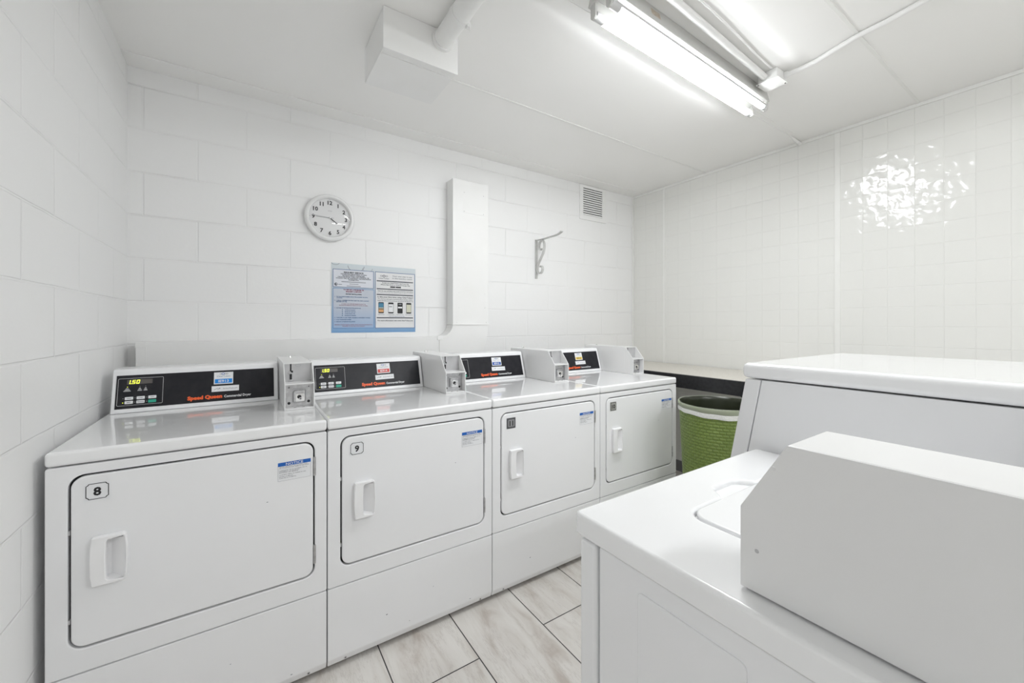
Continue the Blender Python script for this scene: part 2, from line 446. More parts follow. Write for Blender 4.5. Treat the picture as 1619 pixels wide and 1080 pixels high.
    def plate(s, outer, holes, t, m, M, bev=0.0, res=2):
        """flat plate from an outline with holes, front face at w=0, thickness t behind it"""
        cu = bpy.data.curves.new('tmp', 'CURVE'); cu.dimensions = '2D'; cu.fill_mode = 'BOTH'
        cu.extrude = max(t / 2 - bev, 0.0); cu.bevel_depth = bev; cu.bevel_resolution = res; cu.offset = -bev
        for L_ in [outer] + list(holes):
            sp = cu.splines.new('POLY'); sp.points.add(len(L_) - 1); sp.use_cyclic_u = True
            for i, (x, y) in enumerate(L_): sp.points[i].co = (x, y, 0, 1)
        return s.curve(cu, m, M @ Matrix.Translation((0, 0, -t / 2)))
    def text(s, txt, u, v, h, m, M, width=None, align='C', bold=0.0, shear=0.0, w=0.0004, maxw=None):
        """flat lettering: v is the baseline, h the cap height"""
        cu = bpy.data.curves.new('tmp', 'FONT'); cu.body = txt; cu.size = 1; cu.resolution_u = 2
        cu.shear = shear; cu.offset = bold
        ob = bpy.data.objects.new('tmp', cu); COL.objects.link(ob)
        dg = C.evaluated_depsgraph_get(); me = bpy.data.meshes.new_from_object(ob.evaluated_get(dg))
        vs = [v_.co.copy() for v_ in me.vertices]; fs = [list(p.vertices) for p in me.polygons]
        bpy.data.objects.remove(ob); bpy.data.meshes.remove(me); bpy.data.curves.remove(cu)
        if not vs: return s
        x0 = min(p.x for p in vs); x1 = max(p.x for p in vs)
        sy = h / 0.73; sx = sy
        if width: sx = width / (x1 - x0)
        if maxw and (x1 - x0) * sx > maxw: sx = maxw / (x1 - x0)
        off = {'C': -(x0 + x1) / 2, 'L': -x0, 'R': -x1}[align]
        vs = [Vector(((p.x + off) * sx + u, p.y * sy + v, w)) for p in vs]
        return s.add(vs, fs, m, M)
    def rect(s, u0, u1, v0, v1, m, M, w=0.0003):
        return s.add([(u0, v0, w), (u1, v0, w), (u1, v1, w), (u0, v1, w)], [(0, 1, 2, 3)], m, M)
    def frame(s, u0, u1, v0, v1, t, m, M, w=0.0004):
        s.rect(u0, u1, v0, v0 + t, m, M, w); s.rect(u0, u1, v1 - t, v1, m, M, w)
        s.rect(u0, u0 + t, v0 + t, v1 - t, m, M, w); s.rect(u1 - t, u1, v0 + t, v1 - t, m, M, w); return s
    def build(s, name, parent=None, at=None, smooth=True):
        me = bpy.data.meshes.new(name)
        xs = [p.x for p in s.v]; ys = [p.y for p in s.v]; zs = [p.z for p in s.v]
        c = Vector(at) if at else Vector(((min(xs) + max(xs)) / 2, (min(ys) + max(ys)) / 2, min(zs)))
        me.from_pydata([tuple(p - c) for p in s.v], [], s.f)
        for m in s.mats: me.materials.append(m)
        for p, i in zip(me.polygons, s.m): p.material_index = i
        me.validate(); me.update()
        ob = bpy.data.objects.new(name, me); COL.objects.link(ob)
        if smooth and len(me.polygons) > 6:
            me.polygons.foreach_set('use_smooth', [True] * len(me.polygons))
            me.set_sharp_from_angle(angle=R(38))
            md = ob.modifiers.new('weighted_normal', 'WEIGHTED_NORMAL'); md.keep_sharp = True
        WORLD[ob.name] = c
        if parent is not None:
            ob.parent = parent; ob.location = c - WORLD[parent.name]
        else:
            ob.location = c
        return ob

def empty(name, loc, label, cat, group=None):
    o = bpy.data.objects.new(name, None); COL.objects.link(o); o.location = loc
    o.empty_display_size = 0.1
    WORLD[o.name] = Vector(loc); tag(o, label, cat, group); return o
def tag(o, label, cat, group=None):
    o['label'] = label; o['category'] = cat
    if group: o['group'] = group
    return o
def struct(o):
    o['kind'] = 'structure'; return o
def lab(o, s):
    o['label'] = s; return o
def rr(x0, x1, z0, z1, r, n=6):
    out = []
    for cx, cz, a0 in ((x1 - r, z1 - r, 0), (x0 + r, z1 - r, 90), (x0 + r, z0 + r, 180), (x1 - r, z0 + r, 270)):
        for i in range(n + 1):
            t = R(a0 + 90 * i / n); out.append((cx + r * math.cos(t), cz + r * math.sin(t)))
    return out

# ------------------------------------------------------------------ the room
XL, XR, YB, YF, ZC = -0.466, 3.068, 2.540, -1.50, 2.46
struct(MB().box(XL - .15, XR + .15, YF - .15, YB + .15, -0.1, 0, floor_m).build('floor', at=(0, 0, 0)))
struct(MB().box(XL - .15, XR + .15, YF - .15, YB + .15, ZC, ZC + .1, ceil_m).build('ceiling', at=(0, 0, 0)))
struct(MB().box(XL - .15, XR + .15, YB, YB + .15, 0, ZC, wall_back_m).build('wall_back', at=(0, 0, 0)))
struct(MB().box(XL - .15, XL, YF, YB, 0, ZC, wall_left_m).build('wall_left', at=(0, 0, 0)))
struct(MB().box(XR, XR + .15, YF, YB, 0, ZC, tile_m).build('wall_right', at=(0, 0, 0)))
struct(MB().box(XL - .15, XR + .15, YF - .15, YF, 0, ZC, rear_m).build('wall_front', at=(0, 0, 0)))
# ceiling: painted edge strip along the block wall and flat battens over the panel joints
struct(MB().box(XL, XR, 2.415, YB, ZC - .006, ZC, ceil_m, .002).build('trim_1'))
struct(MB().box(0.74, XR, 1.806, 1.822, ZC - .004, ZC, trim_m, .0015).build('trim_2'))
struct(MB().box(XL, XR, 0.588, 0.602, ZC - .003, ZC, trim_m, .0012).build('trim_3'))
struct(MB().box(XL, 2.90, 1.128, 1.186, ZC - .0025, ZC, ceil_m, .001).build('trim_8'))
# tileboard seams, corner bead, ceiling bead
struct(MB().box(XR - .003, XR, 0.944, 0.972, 0, ZC, trim_m, .001).build('trim_4'))
struct(MB().box(XR - .003, XR, 2.192, 2.212, 0, ZC, trim_m, .001).build('trim_5'))
struct(MB().box(XR - .010, XR, YF, YB, ZC - .020, ZC, trim_m, .003).build('trim_6'))
struct(MB().box(XR - .016, XR, YB - .010, YB, 0, ZC, trim_m, .003).build('trim_7'))
struct(MB().box(XR - .012, XR, YF, YB, 0, 0.09, mat('dark_base', (0.16, 0.16, 0.165), .4), .002).build('baseboard_right'))

# ------------------------------------------------------------------ coin boxes
def coin_box(name_parent, x0, x1, yf, zb, zs, yt, zt, yb, top_lock=True, detail=True):
    t = 0.0035
    root_mb = MB()
    yi = yt + 0.004          # where the closed body begins
    root_mb.box(x0, x1, yi + .004, yb, zb, zt, coin_white, .0015)
    side = [(yf, zb), (yf, zs), (yt, zt), (yi + .004, zt), (yi + .004, zb)]
    root_mb.prism_x(side, x0, x0 + t, coin_white, .0006, 1)
    root_mb.prism_x(side, x1 - t, x1, coin_white, .0006, 1)
    root_mb.box(x0 + t, x1 - t, yf + .001, yi + .004, zs - .002, zs + .003, coin_white, .0008)      # shelf
    root_mb.box(x0 + t, x1 - t, yf + .001, yi + .004, zb, zb + .006, coin_white, .0008)             # sill
    root_mb.box(x0 + t, x1 - t, yt + .0005, yi + .006, zt - .004, zt, coin_white, .0006)
    cb = root_mb.build('coin_box', name_parent)
    W = x1 - x0
    # slide plate in the upper recess
    F = FRONT(x0, yi + .0035, zs)
    H = zt - zs
    m = MB()
    m.box(x0 + t, x1 - t, yi, yi + .0036, zs + .003, zt - .004, greyplate)
    F = FRONT(x0, yi, zs)
    m.rect(W * .23, W * .28, H * .56, H * .96, dark, F)
    m.rect(W * .25, W * .33, H * .50, H * .60, dark, F)
    m.rect(W * .215, W * .295, H * .10, H * .43, dark, F)
    m.lathe([(0, .0022), (.0055, .002), (.0065, 0)], steel, F @ Matrix.Translation((W * .22, H * .50, 0)), 20)
    m.lathe([(0, .0008), (.0012, .0008)], dark, F @ Matrix.Translation((W * .22, H * .50, .0022)), 10)
    m.lathe([(0, .004), (.008, .003), (.009, 0)], steel, F @ Matrix.Translation((W * .26, H * .10, 0)) @ Matrix.Scale(.4, 4, (0, 1, 0)), 20)
    ring = [(.0105 * math.cos(a) + W * .50, .0042 * math.sin(a) + H * .86) for a in [2 * PI * i / 24 for i in range(24)]]
    rin = [(.0097 * math.cos(a) + W * .50, .0036 * math.sin(a) + H * .86) for a in [2 * PI * i / 24 for i in range(24)]]
    m.plate(ring, [rin], .0004, midgrey, F @ Matrix.Translation((0, 0, .0006)))
    lab(m.build('coin_slide', cb), 'grey coin slide plate with a black slot')
    # lock plate in the lower compartment
    yl = yf + .034
    m = MB(); HL = zs - zb
    m.box(x0 + t, x1 - t, yl, yl + .003, zb + .006, zs - .002, steel)
    F = FRONT(x0, yl, zb)
    for fx, fz in ((.17, .84), (.83, .84), (.17, .22), (.83, .24)):
        m.lathe([(0, .0015), (.0045, .0012), (.0055, 0)], steel if fz > .5 else dark, F @ Matrix.Translation((W * fx, HL * fz, 0)), 16)
        m.lathe([(0, .0002), (.0022, .0002)], dark, F @ Matrix.Translation((W * fx, HL * fz, .0016)), 10)
    m.plate(rr(W * .27, W * .75, HL * .22, HL * .80, .008), [rr(W * .31, W * .71, HL * .26, HL * .76, .006)], .003, greyplate, F @ Matrix.Translation((0, 0, .003)), .0008)
    m.plate(rr(W * .31, W * .71, HL * .25, HL * .72, .008), [], .012, steel, F @ Matrix.Translation((0, 0, .012)), .0025)
    m.plate(rr(W * .37, W * .69, HL * .27, HL * .60, .007), [], .006, chrome, F @ Matrix.Translation((0, 0, .017)), .002)
    m.lathe([(0, .0002), (.0075, .0002)], dark, F @ Matrix.Translation((W * .50, HL * .47, .0172)), 20)
    m.lathe([(0, .002), (.005, .002), (.0055, 0)], steel, F @ Matrix.Translation((W * .535, HL * .40, .0174)), 16)
    m.lathe([(0, .0002), (.0022, .0002)], dark, F @ Matrix.Translation((W * .535, HL * .40, .0196)), 10)
    lab(m.build('coin_lock', cb), 'bare metal lock plate with four screws')
    # two holes in the sill
    for fx in (.36, .64):
        m = MB(); m.lathe([(0, .0003), (.0055, .0003)], dark, Matrix.Translation((x0 + W * fx, yf + .016, zb + .006)) @ Matrix.Scale(.55, 4, (0, 1, 0)), 16)
        m.build('drain_hole', cb, smooth=False)
    if top_lock:
        m = MB()
        m.lathe([(.0, .007), (.0055, .007), (.0065, .0055), (.0075, 0)], chrome, Matrix.Translation((x0 + W * .46, yb - .075, zt)), 20)
        lab(m.build('key_lock', cb), 'small chrome key lock on the box top')
    return cb

# ------------------------------------------------------------------ dryers
YD = 1.551
CN = Matrix(((1, 0, 0, 0), (0, .2873, -.9578, 0), (0, .9578, .2873, 0), (0, 0, 0, 1)))   # slanted console plane
def dryer(k, number, sticker_m, code, badge, label, codecol=None):
    x0 = -0.446 + k * 0.683 + .001; x1 = x0 + .681
    root = empty('tumble_dryer', ((x0 + x1) / 2, YD + .36, 0), label, 'dryer', 'row of four dryers along the block wall')
    P = root
    # cabinet
    m = MB(); m.box(x0 + .002, x1 - .002, YD + .022, YD + .70, .020, .868, enamel, .004)
    m.box(x0 + .03, x1 - .03, YD + .05, YD + .68, 0, .022, dark)
    cab = m.build('cabinet', P)
    # top
    m = MB(); m.box(x0, x1, YD - .004, YD + .705, .8705, .909, enamel_top, .009, 4)
    m.build('worktop', P)
    # front panel with door opening
    F = FRONT(0, YD, 0)
    dx0, dx1, dz0, dz1 = x0 + .043, x0 + .642, .366, .840
    outer = rr(x0 + .0005, x1 - .0005, .3015, .8670, .006, 3)
    m = MB(); m.plate(outer, [rr(dx0, dx1, dz0, dz1, .034, 8)], .022, enamel, F, .003)
    m.build('front_panel', P)
    m = MB(); m.box(dx0 - .004, dx1 + .004, YD + .0190, YD + .0215, dz0 - .004, dz1 + .004, dark)  # near-black sheet that paints the shade in the gap round the door
    m.build('door_gap_shade', P)
    # door
    m = MB(); m.plate(rr(dx0 + .0055, dx1 - .005, dz0 + .006, dz1 - .005, .030, 8), [[(x0 + .116, .543), (x0 + .155, .543), (x0 + .155, .656), (x0 + .116, .656)]], .018, enamel, FRONT(0, YD - .001, 0), .0035)
    door = m.build('door', P)
    # hinges
    for hz in (.785 - .067, .410):
        m = MB(); m.box(dx1 - .0046, dx1 + .0035, YD - .003, YD + .006, hz, hz + .066, steel, .0012)
        m.build('hinge', P)
    for fx in (.036,):
        for hz in (.44, .68):
            m = MB(); m.box(dx0 - .002, dx0 + .004, YD + .002, YD + .012, hz, hz + .012, greyplate, .001); m.build('door_catch', P)
    # handle: bowed frame with a scooped finger well
    yd = YD - .001; hx = x0 + .089; hw = .071; hz0, hz1 = .533, .666
    out = [(hx + .002, hz1 - .002), (hx - .001, hz1 - .030), (hx - .002, (hz0 + hz1) / 2), (hx - .001, hz0 + .030), (hx + .002, hz0 + .002), (hx + .006, hz0),
           (hx + hw - .006, hz0), (hx + hw, hz0 + .006), (hx + hw + .003, hz0 + .04), (hx + hw + .0035, (hz0 + hz1) / 2), (hx + hw + .003, hz1 - .04), (hx + hw, hz1 - .006), (hx + hw - .006, hz1), (hx + .006, hz1)][::-1]
    hole = [(hx + .031, hz0 + .016), (hx + .035, hz0 + .011), (hx + hw - .006, hz0 + .008), (hx + hw - .002, hz0 + .014), (hx + hw - .0005, (hz0 + hz1) / 2), (hx + hw - .002, hz1 - .014), (hx + hw - .006, hz1 - .008), (hx + .035, hz1 - .011), (hx + .031, hz1 - .016), (hx + .0295, (hz0 + hz1) / 2)]
    m = MB(); m.plate(out, [hole], .017, plastic, FRONT(0, yd - .017, 0), .0022)
    # sloping floor of the well
    a0, a1 = hx + .028, hx + hw
    yin = yd + .0165; zb_, zt_ = hz0 + .0105, hz1 - .0105
    m.add([(a0, yin, zb_ + .004), (a0 + .008, yin, zb_ + .004), (a1 - .001, yd - .0150, zb_), (a1 - .001, yd - .0150, zt_), (a0 + .008, yin, zt_ - .004), (a0, yin, zt_ - .004),
           (a0, yd - .0150, zb_), (a0, yd - .0150, zt_)],
          [(0, 1, 4, 5), (1, 2, 3, 4), (0, 6, 2, 1), (5, 4, 3, 7), (0, 5, 7, 6)], plastic)
    m.build('handle', door)
    # notice label
    lx, lz, lw, lh = x0 + .530, .7205, .099, .062
    F2 = FRONT(lx, yd, lz); m = MB()
    m.rect(0, lw, 0, lh, paper, F2, .0003); m.frame(0, lw, 0, lh, .0006, midgrey, F2, .0004)
    m.rect(0, lw, lh - .0125, lh, blue, F2, .0006)
    m.text('NOTICE', lw / 2, lh - .0108, .0088, paper, F2, width=.052, w=.0009, bold=.01)
    rows = [('WHEN OPENING OR CLOSING THIS', .084, .0455), ('OR CLOSING DOOR, REMOVE THE HAND', .090, .0415),
            ('LORSQUE VOUS OUVREZ OU N', .083, .0345), ('FERMEZ LA PORTE', .060, .0305), ('RETIREZ LES MAINS', .056, .0265),
            ('CUANDO ABRA O CIERRE SE USA', .080, .0195), ('RETIRE LA MANO', .040, .0135), ('SUELTE LA PUERTA', .050, .0085)]
    for s_, ww, vv in rows:
        m.text(s_, .004, vv, .0024, darkgrey, F2, width=ww, align='L', w=.0006, bold=.01)
    lab(m.build('notice_label', door, smooth=False), 'small white sticker headed NOTICE on a blue band')
    # number badge
    bx, bz, bw, bh = x0 + .077, .768, .046, .0435
    F3 = FRONT(bx, yd, bz); m = MB()
    c = .006
    octo = [(c, 0), (bw - c, 0), (bw - c * .6, c * .6), (bw, c), (bw, bh - c), (bw - c * .6, bh - c * .6), (bw - c, bh), (c, bh), (c * .6, bh - c * .6), (0, bh - c), (0, c), (c * .6, c * .6)]
    def sc_(pts, k_): return [((x - bw / 2) * k_ + bw / 2, (y - bh / 2) * k_ + bh / 2) for x, y in pts]
    if badge == 'outline':
        m.rect(-.004, bw + .004, -.004, bh + .004, paper, F3, .0003)
        m.plate(octo, [sc_(octo, .93)], .0002, black, F3 @ Matrix.Translation((0, 0, .0008)))
        m.text(number, bw / 2, bh * .24, .0225, black, F3, w=.0008, bold=.035)
        ln = 'white number plate %s with a black outline' % number
    else:
        bm_ = badge_dark if badge == 'dark' else badge_grey
        m.box(bx - .002, bx + bw + .001, yd - .0015, yd - .0001, bz - .003, bz + bh + .003, bm_, .0005, 1)
        m.plate(octo, [sc_(octo, .93)], .0002, black, F3 @ Matrix.Translation((0, 0, .0022)))
        pc = (.42, .42, .39) if badge == 'grey' else (.30, .30, .31)
        m.rect(.006, bw - .006, .006, bh - .006, mat('badge_plate_inner', pc, .35), F3, .0018)
        m.text(number, bw / 2, bh * .24, .0225, black, F3, w=.0024, bold=.045)
        ln = '%s number plate %s' % ('dark grey' if badge == 'dark' else 'grey framed', number)
    lab(m.build('number_plate', door, smooth=False), ln)
    # lower panel
    m = MB(); prof = [(YD, .2985), (YD, .045), (YD + .010, .019), (YD + .022, .019), (YD + .022, .2985)]
    m.prism_x(prof, x0 + .0005, x1 - .0005, enamel, .003, 2)
    low = m.build('lower_panel', P)
    for sx in (.061, .623):
        m = MB(); m.lathe([(0, .003), (.004, .0025), (.0055, 0)], steel, FRONT(x0 + sx, YD + .006, .031), 16)
        m.lathe([(0, .0002), (.002, .0002)], dark, FRONT(x0 + sx, YD + .0028, .031), 8)
        m.build('screw', low)
    # console
    cx0, cx1 = x0 + .015, x0 + .560
    prof = [(2.080, .9095), (2.080, .914), (2.1245, 1.062), (2.1275, 1.068), (2.134, 1.072), (2.150, 1.0735), (2.245, 1.0735), (2.252, 1.068), (2.254, .9095)]
    m = MB(); m.prism_x(prof, cx0, cx1, enamel, .003, 3)
    con = m.build('console', P)
    S = Matrix.Translation((x0, 2.080, .912)) @ CN @ Matrix.Translation((0, 0, .0012))
    m = MB(); u0, u1, v0, v1 = .0265, .5445, .0145, .1435
    m.plate([(u0, v0), (u1, v0), (u1, v1), (u0, v1)], [], .003, black_panel, S @ Matrix.Translation((0, 0, .0006)))
    S = S @ Matrix.Translation((0, 0, .0007))
    m.plate(rr(.0315, .1640, .0258, .1315, .004, 3), [rr(.0327, .1628, .0270, .1303, .003, 3)], .0002, greyline, S @ Matrix.Translation((0, 0, .0004)))
    # indicator captions: small wedges of print under each lamp
    for cxx, ww in ((.0585, .022), (.0945, .014), (.1115, .012)):
        for j in range(4):
            wj = ww * (.35 + .2 * j)
            m.rect(cxx - wj / 2, cxx + wj / 2, .0905 - j * .0034, .0925 - j * .0034, greyline, S)
    for bx_, by_ in ((.0485, .0535), (.0825, .0535), (.1165, .0535), (.0825, .0375), (.1165, .0375)):
        m.rect(bx_ - .0012, bx_ + .0012, by_ - .0008, by_ + .0008, greyline, S)
    m.rect(.0935, .0955, .0970, .0985, greyline, S); m.rect(.1105, .1125, .0970, .0985, greyline, S)
    pan = m.build('control_panel', con, smooth=False)
    m = MB(); m.rect(.0565, .1310, .1072, .1254, dimglass, S, .0003)
    # seven segment 1.50, slanted
    def seg(u, v, w_, h_, on):
        t_ = .0019
        def q(a, b_, c_, d_):
            sh = .16
            m.add([(a + (c_ - v) * sh, c_, .0007), (b_ + (c_ - v) * sh, c_, .0007), (b_ + (d_ - v) * sh, d_, .0007), (a + (d_ - v) * sh, d_, .0007)], [(0, 1, 2, 3)], lit, S)
        hm = v + h_ / 2
        if 'a' in on: q(u, u + w_, v + h_ - t_, v + h_)
        if 'g' in on: q(u, u + w_, hm - t_ / 2, hm + t_ / 2)
        if 'd' in on: q(u, u + w_, v, v + t_)
        if 'b' in on: q(u + w_ - t_, u + w_, hm, v + h_)
        if 'c' in on: q(u + w_ - t_, u + w_, v, hm)
        if 'f' in on: q(u, u + t_, hm, v + h_)
        if 'e' in on: q(u, u + t_, v, hm)
    seg(.0580, .1090, .0070, .0145, 'bc'); m.rect(.0668, .0692, .1088, .1110, lit, S, .0007)
    seg(.0708, .1090, .0088, .0145, 'afgcd'); seg(.0832, .1090, .0088, .0145, 'abcdef')
    lab(m.build('price_display', con, smooth=False), 'lit yellow display reading 1.50')
    for q_ in ((.0578, .0602, .0964, .0984), (.0472, .0500, .0362, .0384)):
        m = MB(); m.rect(*q_, lit, S, .0007); lab(m.build('indicator_light', con, smooth=False), 'tiny lit yellow lamp')
    for bu, bv, bm_, tx in ((.0535, .0475, paper, 'HIGH'), (.0870, .0475, paper, 'LOW'), (.1210, .0475, paper, 'HOT'),
                            (.0535, .0320, paper, 'MED'), (.0870, .0320, paper, 'DELICATE'), (.1210, .0315, green_key, 'START')):
        m = MB(); m.plate(rr(bu, bu + .0238, bv, bv + .0112, .002, 3), [], .0012, bm_, S @ Matrix.Translation((0, 0, .0010)))
        m.text(tx, bu + .012, bv + .0035, .0038, black if bm_ is paper else green_key, S, maxw=.018, w=.0013, bold=.01)
        o = m.build('key_button', con, smooth=False)
        if bm_ is green_key: lab(o, 'green key')
    # orange maker's name and white caption
    m = MB(); m.text('Speed Queen', .2405, .0275, .0145, orange, S, width=.1155, align='L', bold=.06, w=.0006)
    m.text('Commercial Dryer', .3625, .0275, .0105, paper, S, width=.0955, align='L', w=.0006, bold=.025)
    lab(m.build('lettering', con, smooth=False), 'orange Speed Queen and white Commercial Dryer lettering')
    # two stickers
    tilt = {0: -.5, 1: 1.2, 2: -1.0, 3: .5}[k]
    T = S @ Matrix.Translation((.3600 if k != 1 else .3535, .1105, 0)) @ Matrix.Rotation(R(tilt), 4, 'Z')
    m = MB(); m.rect(-.0335, .0335, -.0255, .0255, paper, T, .0004)
    for j, (cu_, cc) in enumerate(((-.010, greyline), (-.002, lblue), (.006, greyline), (.012, greyline))):
        rad = .0046 if j == 1 else .0030
        ring = [(rad * 1.3 * math.cos(a) + cu_, rad * math.sin(a) + .0180) for a in [2 * PI * i / 14 for i in range(14)]]
        rin = [(rad * .9 * math.cos(a) + cu_, rad * .6 * math.sin(a) + .0180) for a in [2 * PI * i / 14 for i in range(14)]]
        m.plate(ring, [rin], .0002, dblue if j == 1 else midgrey, T @ Matrix.Translation((0, 0, .0007)))
    m.text('ClearToken', 0, .0050, .0062, midgrey if k else pblue, T, width=.047, w=.0007)
    m.rect(-.0300, .0300, -.0215, -.0035, sticker_m, T, .0006)
    m.text(code, 0, -.0175, .0105, paper if sticker_m is not yellow else darkgrey, T, width=.036, w=.0009, bold=.02)
    lab(m.build('payment_sticker', con, smooth=False), 'white sticker with a %s code band' % {lblue: 'bright blue', red: 'red', dblue: 'dark blue', yellow: 'yellow'}[sticker_m])
    T = S @ Matrix.Translation((.3670 if k != 1 else .3570, .0655, 0)) @ Matrix.Rotation(R(tilt * .7), 4, 'Z')
    m = MB(); m.rect(-.0475, .0475, -.0120, .0120, paper, T, .0004)
    for (a, b_, c_, d_) in ((-.040, -.004, -.026, .003), (-.028, -.003, -.017, .002), (-.024, .001, -.019, .004)):
        L_ = Vector((c_ - a, d_ - b_)).normalized(); nx, ny = -L_.y * .0006, L_.x * .0006
        m.add([(a - nx, b_ - ny, .0007), (c_ - nx, d_ - ny, .0007), (c_ + nx, d_ + ny, .0007), (a + nx, b_ + ny, .0007)], [(0, 1, 2, 3)], darkgrey, T)
    m.text('ServiceTrack.com', .0165, -.0022, .0048, darkgrey, T, width=.050, w=.0007)
    m.build('web_sticker', con, smooth=False)
    # coin box
    coin_box(P, x0 + .5655, x0 + .6725, 1.795, .9095, 1.0105, 1.862, 1.090, 2.262)
    # dirt specks and scuffs on the paint, each with its own place
    random.seed(k * 7 + 3)
    marks = [(.50, .66, .0022), (.21, .13, .003), (.57, .055, .0025), (.40, .17, .0016), (.30, .07, .0018)]
    for (sx, sz, rr_) in marks[:(5 if k < 2 else 3)]:
        yy = YD - .0013 if sz > .36 else YD - .0004
        pts = [(x0 + sx + rr_ * (1 + .5 * random.random()) * math.cos(a), yy, sz + rr_ * .5 * (1 + .5 * random.random()) * math.sin(a)) for a in [2 * PI * i / 9 for i in range(9)]]
        m = MB(); m.add(pts, [tuple(range(9))], midgrey)
        m.build('scuff_mark', P, smooth=False)
    return root
dryer(0, '8', lblue, 'IE913', 'outline', 'white dryer with number 8 on its door, next to the left wall')
dryer(1, '9', red, 'IE914', 'outline', 'white dryer with number 9 on its door and a red code sticker')
dryer(2, '11', dblue, 'IE915', 'dark', 'white dryer with a dark number 11 plate, second from the trash bin')
dryer(3, '10', yellow, 'IE916', 'grey', 'white dryer with a grey number 10 plate, end of the row by the bin')

# ------------------------------------------------------------------ top-load washer in the foreground
WX0, WX1, WYF, WYB = .490, 1.147, .540, -.190
root = empty('top_load_washer', ((WX0 + WX1) / 2, .17, 0), 'white top-load washer in the foreground with a coin box on its top', 'washing machine')
m = MB(); m.box(WX0 + .008, WX1 - .006, WYB + .02, .4845, .03, .8715, enamel, .003)
for fx in (WX0 + .06, WX1 - .06):
    for fy in (WYB + .08, .42):
        m.lathe([(.02, 0), (.02, .008), (.01, .012), (.01, .031)], dark, Matrix.Translation((fx, fy, 0)), 16)
cab = m.build('cabinet', root)
# pressed field on the side panel
m = MB(); Fs = Matrix(((0, 0, -1, WX0 + .0085), (-1, 0, 0, 0), (0, 1, 0, 0), (0, 0, 0, 1)))   # u -> -y, v -> z, w -> -x
m.plate(rr(-.403, -.243, .12, .842, .008, 4), [], .0035, enamel, Fs @ Matrix.Translation((0, 0, .0026)), .0016)
m.build('side_embossing', root)
m = MB(); m.box(WX0 + .003, WX1 - .003, .4885, .527, .03, .8715, enamel, .007, 4)
m.build('front_panel', root)
# top with lid well and hand notch
T0 = Matrix.Translation((0, 0, .914))
lid_out = rr(.652, 1.020, .02, .418, .035, 8)
hole = rr(.649, 1.023, .017, .421, .037, 8)
m = MB(); m.box(WX0 + .012, WX1 - .012, WYB + .012, WYF - .012, .880, .903, enamel_top)
m.box(WX0 + .016, WX1 - .016, WYB + .03, WYF - .018, .868, .881, dark)  # dark filler, painted shade for the seam under the top
outer = rr(WX0, WX1, WYB, WYF, .014, 4)
notch_poly = [(.765, .421), (.775, .428), (.790, .446), (.804, .456), (.868, .456), (.882, .446), (.897, .428), (.907, .421)]
def splice(h):
    # run round the hole outline and add the notch into its front (+y) edge
    out = []
    for i, p in enumerate(h):
        out.append(p)
        q = h[(i + 1) % len(h)]
        if abs(p[1] - .421) < 1e-6 and abs(q[1] - .421) < 1e-6 and abs(p[0] - q[0]) > .1:
            seq = notch_poly if p[0] < q[0] else notch_poly[::-1]
            out += seq
    return out
m.plate(outer, [splice(hole)], .0395, enamel_top, T0, .0065, 3)
# remove inner floor problem: scoop floor below the notch
m.box(.76, .912, .40, .460, .8985, .9045, enamel_top)
m.build('worktop', root)
m = MB(); m.plate(lid_out, [], .011, enamel_top, Matrix.Translation((0, 0, .9155)), .0035, 3)
m.build('lid', root)
prof = [(-.030, .914), (-.065, 1.062), (-.072, 1.072), (-.180, 1.074), (-.186, 1.068), (-.188, .914)]
m = MB(); m.prism_x(prof, WX0 + .14, WX1 - .01, enamel, .003, 3)
con = m.build('console', root)
m = MB(); M_ = Matrix(((-1, 0, 0, WX1 - .03), (0, -.230, .973, -.0325), (0, .973, .230, .918), (0, 0, 0, 1)))
m.plate([(0, .012), (.47, .012), (.47, .138), (0, .138)], [], .003, black_panel, M_ @ Matrix.Translation((0, 0, .003)))
m.text('Speed Queen', .10, .03, .0145, orange, M_, width=.1155, align='L', bold=.06, w=.0036)
m.build('control_panel', con, smooth=False)
# its coin box: faces the dryers (+y); closed flanks, open sloping front
cx0, cx1 = .525, .640
m = MB()
side = [(.265, .917), (.265, 1.018), (.212, 1.108), (.206, 1.108), (.206, .917)]
m.box(cx0, cx1, -.150, .206, .917, 1.108, coin_white)
m2 = MB()
body = [(.265, .917), (.265, 1.018), (.212, 1.108), (-.150, 1.108), (-.150, .917)]
m2.prism_x(body, cx0, cx0 + .0035, coin_white, .0012, 2)
m2.prism_x(body, cx1 - .0035, cx1, coin_white, .0012, 2)
m2.box(cx0 + .001, cx1 - .001, -.150, .212, 1.1035, 1.1085, coin_white, .0022, 3)
m2.box(cx0 + .002, cx1 - .002, -.149, .206, .918, 1.106, coin_white)
m2.box(cx0 + .003, cx1 - .003, .205, .264, 1.014, 1.019, coin_white, .001)
m2.box(cx0 + .003, cx1 - .003, .205, .264, .917, .923, coin_white, .001)
big = m2.build('coin_box', root)
# the flank's two rivets
for (ry, rz) in ((.245, .969), (.226, 1.077)):
    m = MB(); m.lathe([(0, .0012), (.0018, .001), (.0026, 0)], steel if rz < 1 else coin_white, Matrix(((0, 0, -1, cx0), (1, 0, 0, ry), (0, -1, 0, rz), (0, 0, 0, 1))), 14)
    m.build('rivet', big)
m = MB(); m.box(cx0 + .004, cx1 - .004, .206, .209, 1.02, 1.103, greyplate)
m.box(cx0 + .028, cx0 + .031, .2088, .2100, 1.05, 1.095, dark)
m.build('coin_slide', big)
m = MB(); m.box(cx0 + .004, cx1 - .004, .228, .231, .923, 1.014, steel)
m.box(cx0 + .036, cx1 - .036, .231, .243, .945, .992, steel, .004, 3)
m.build('coin_lock', big)

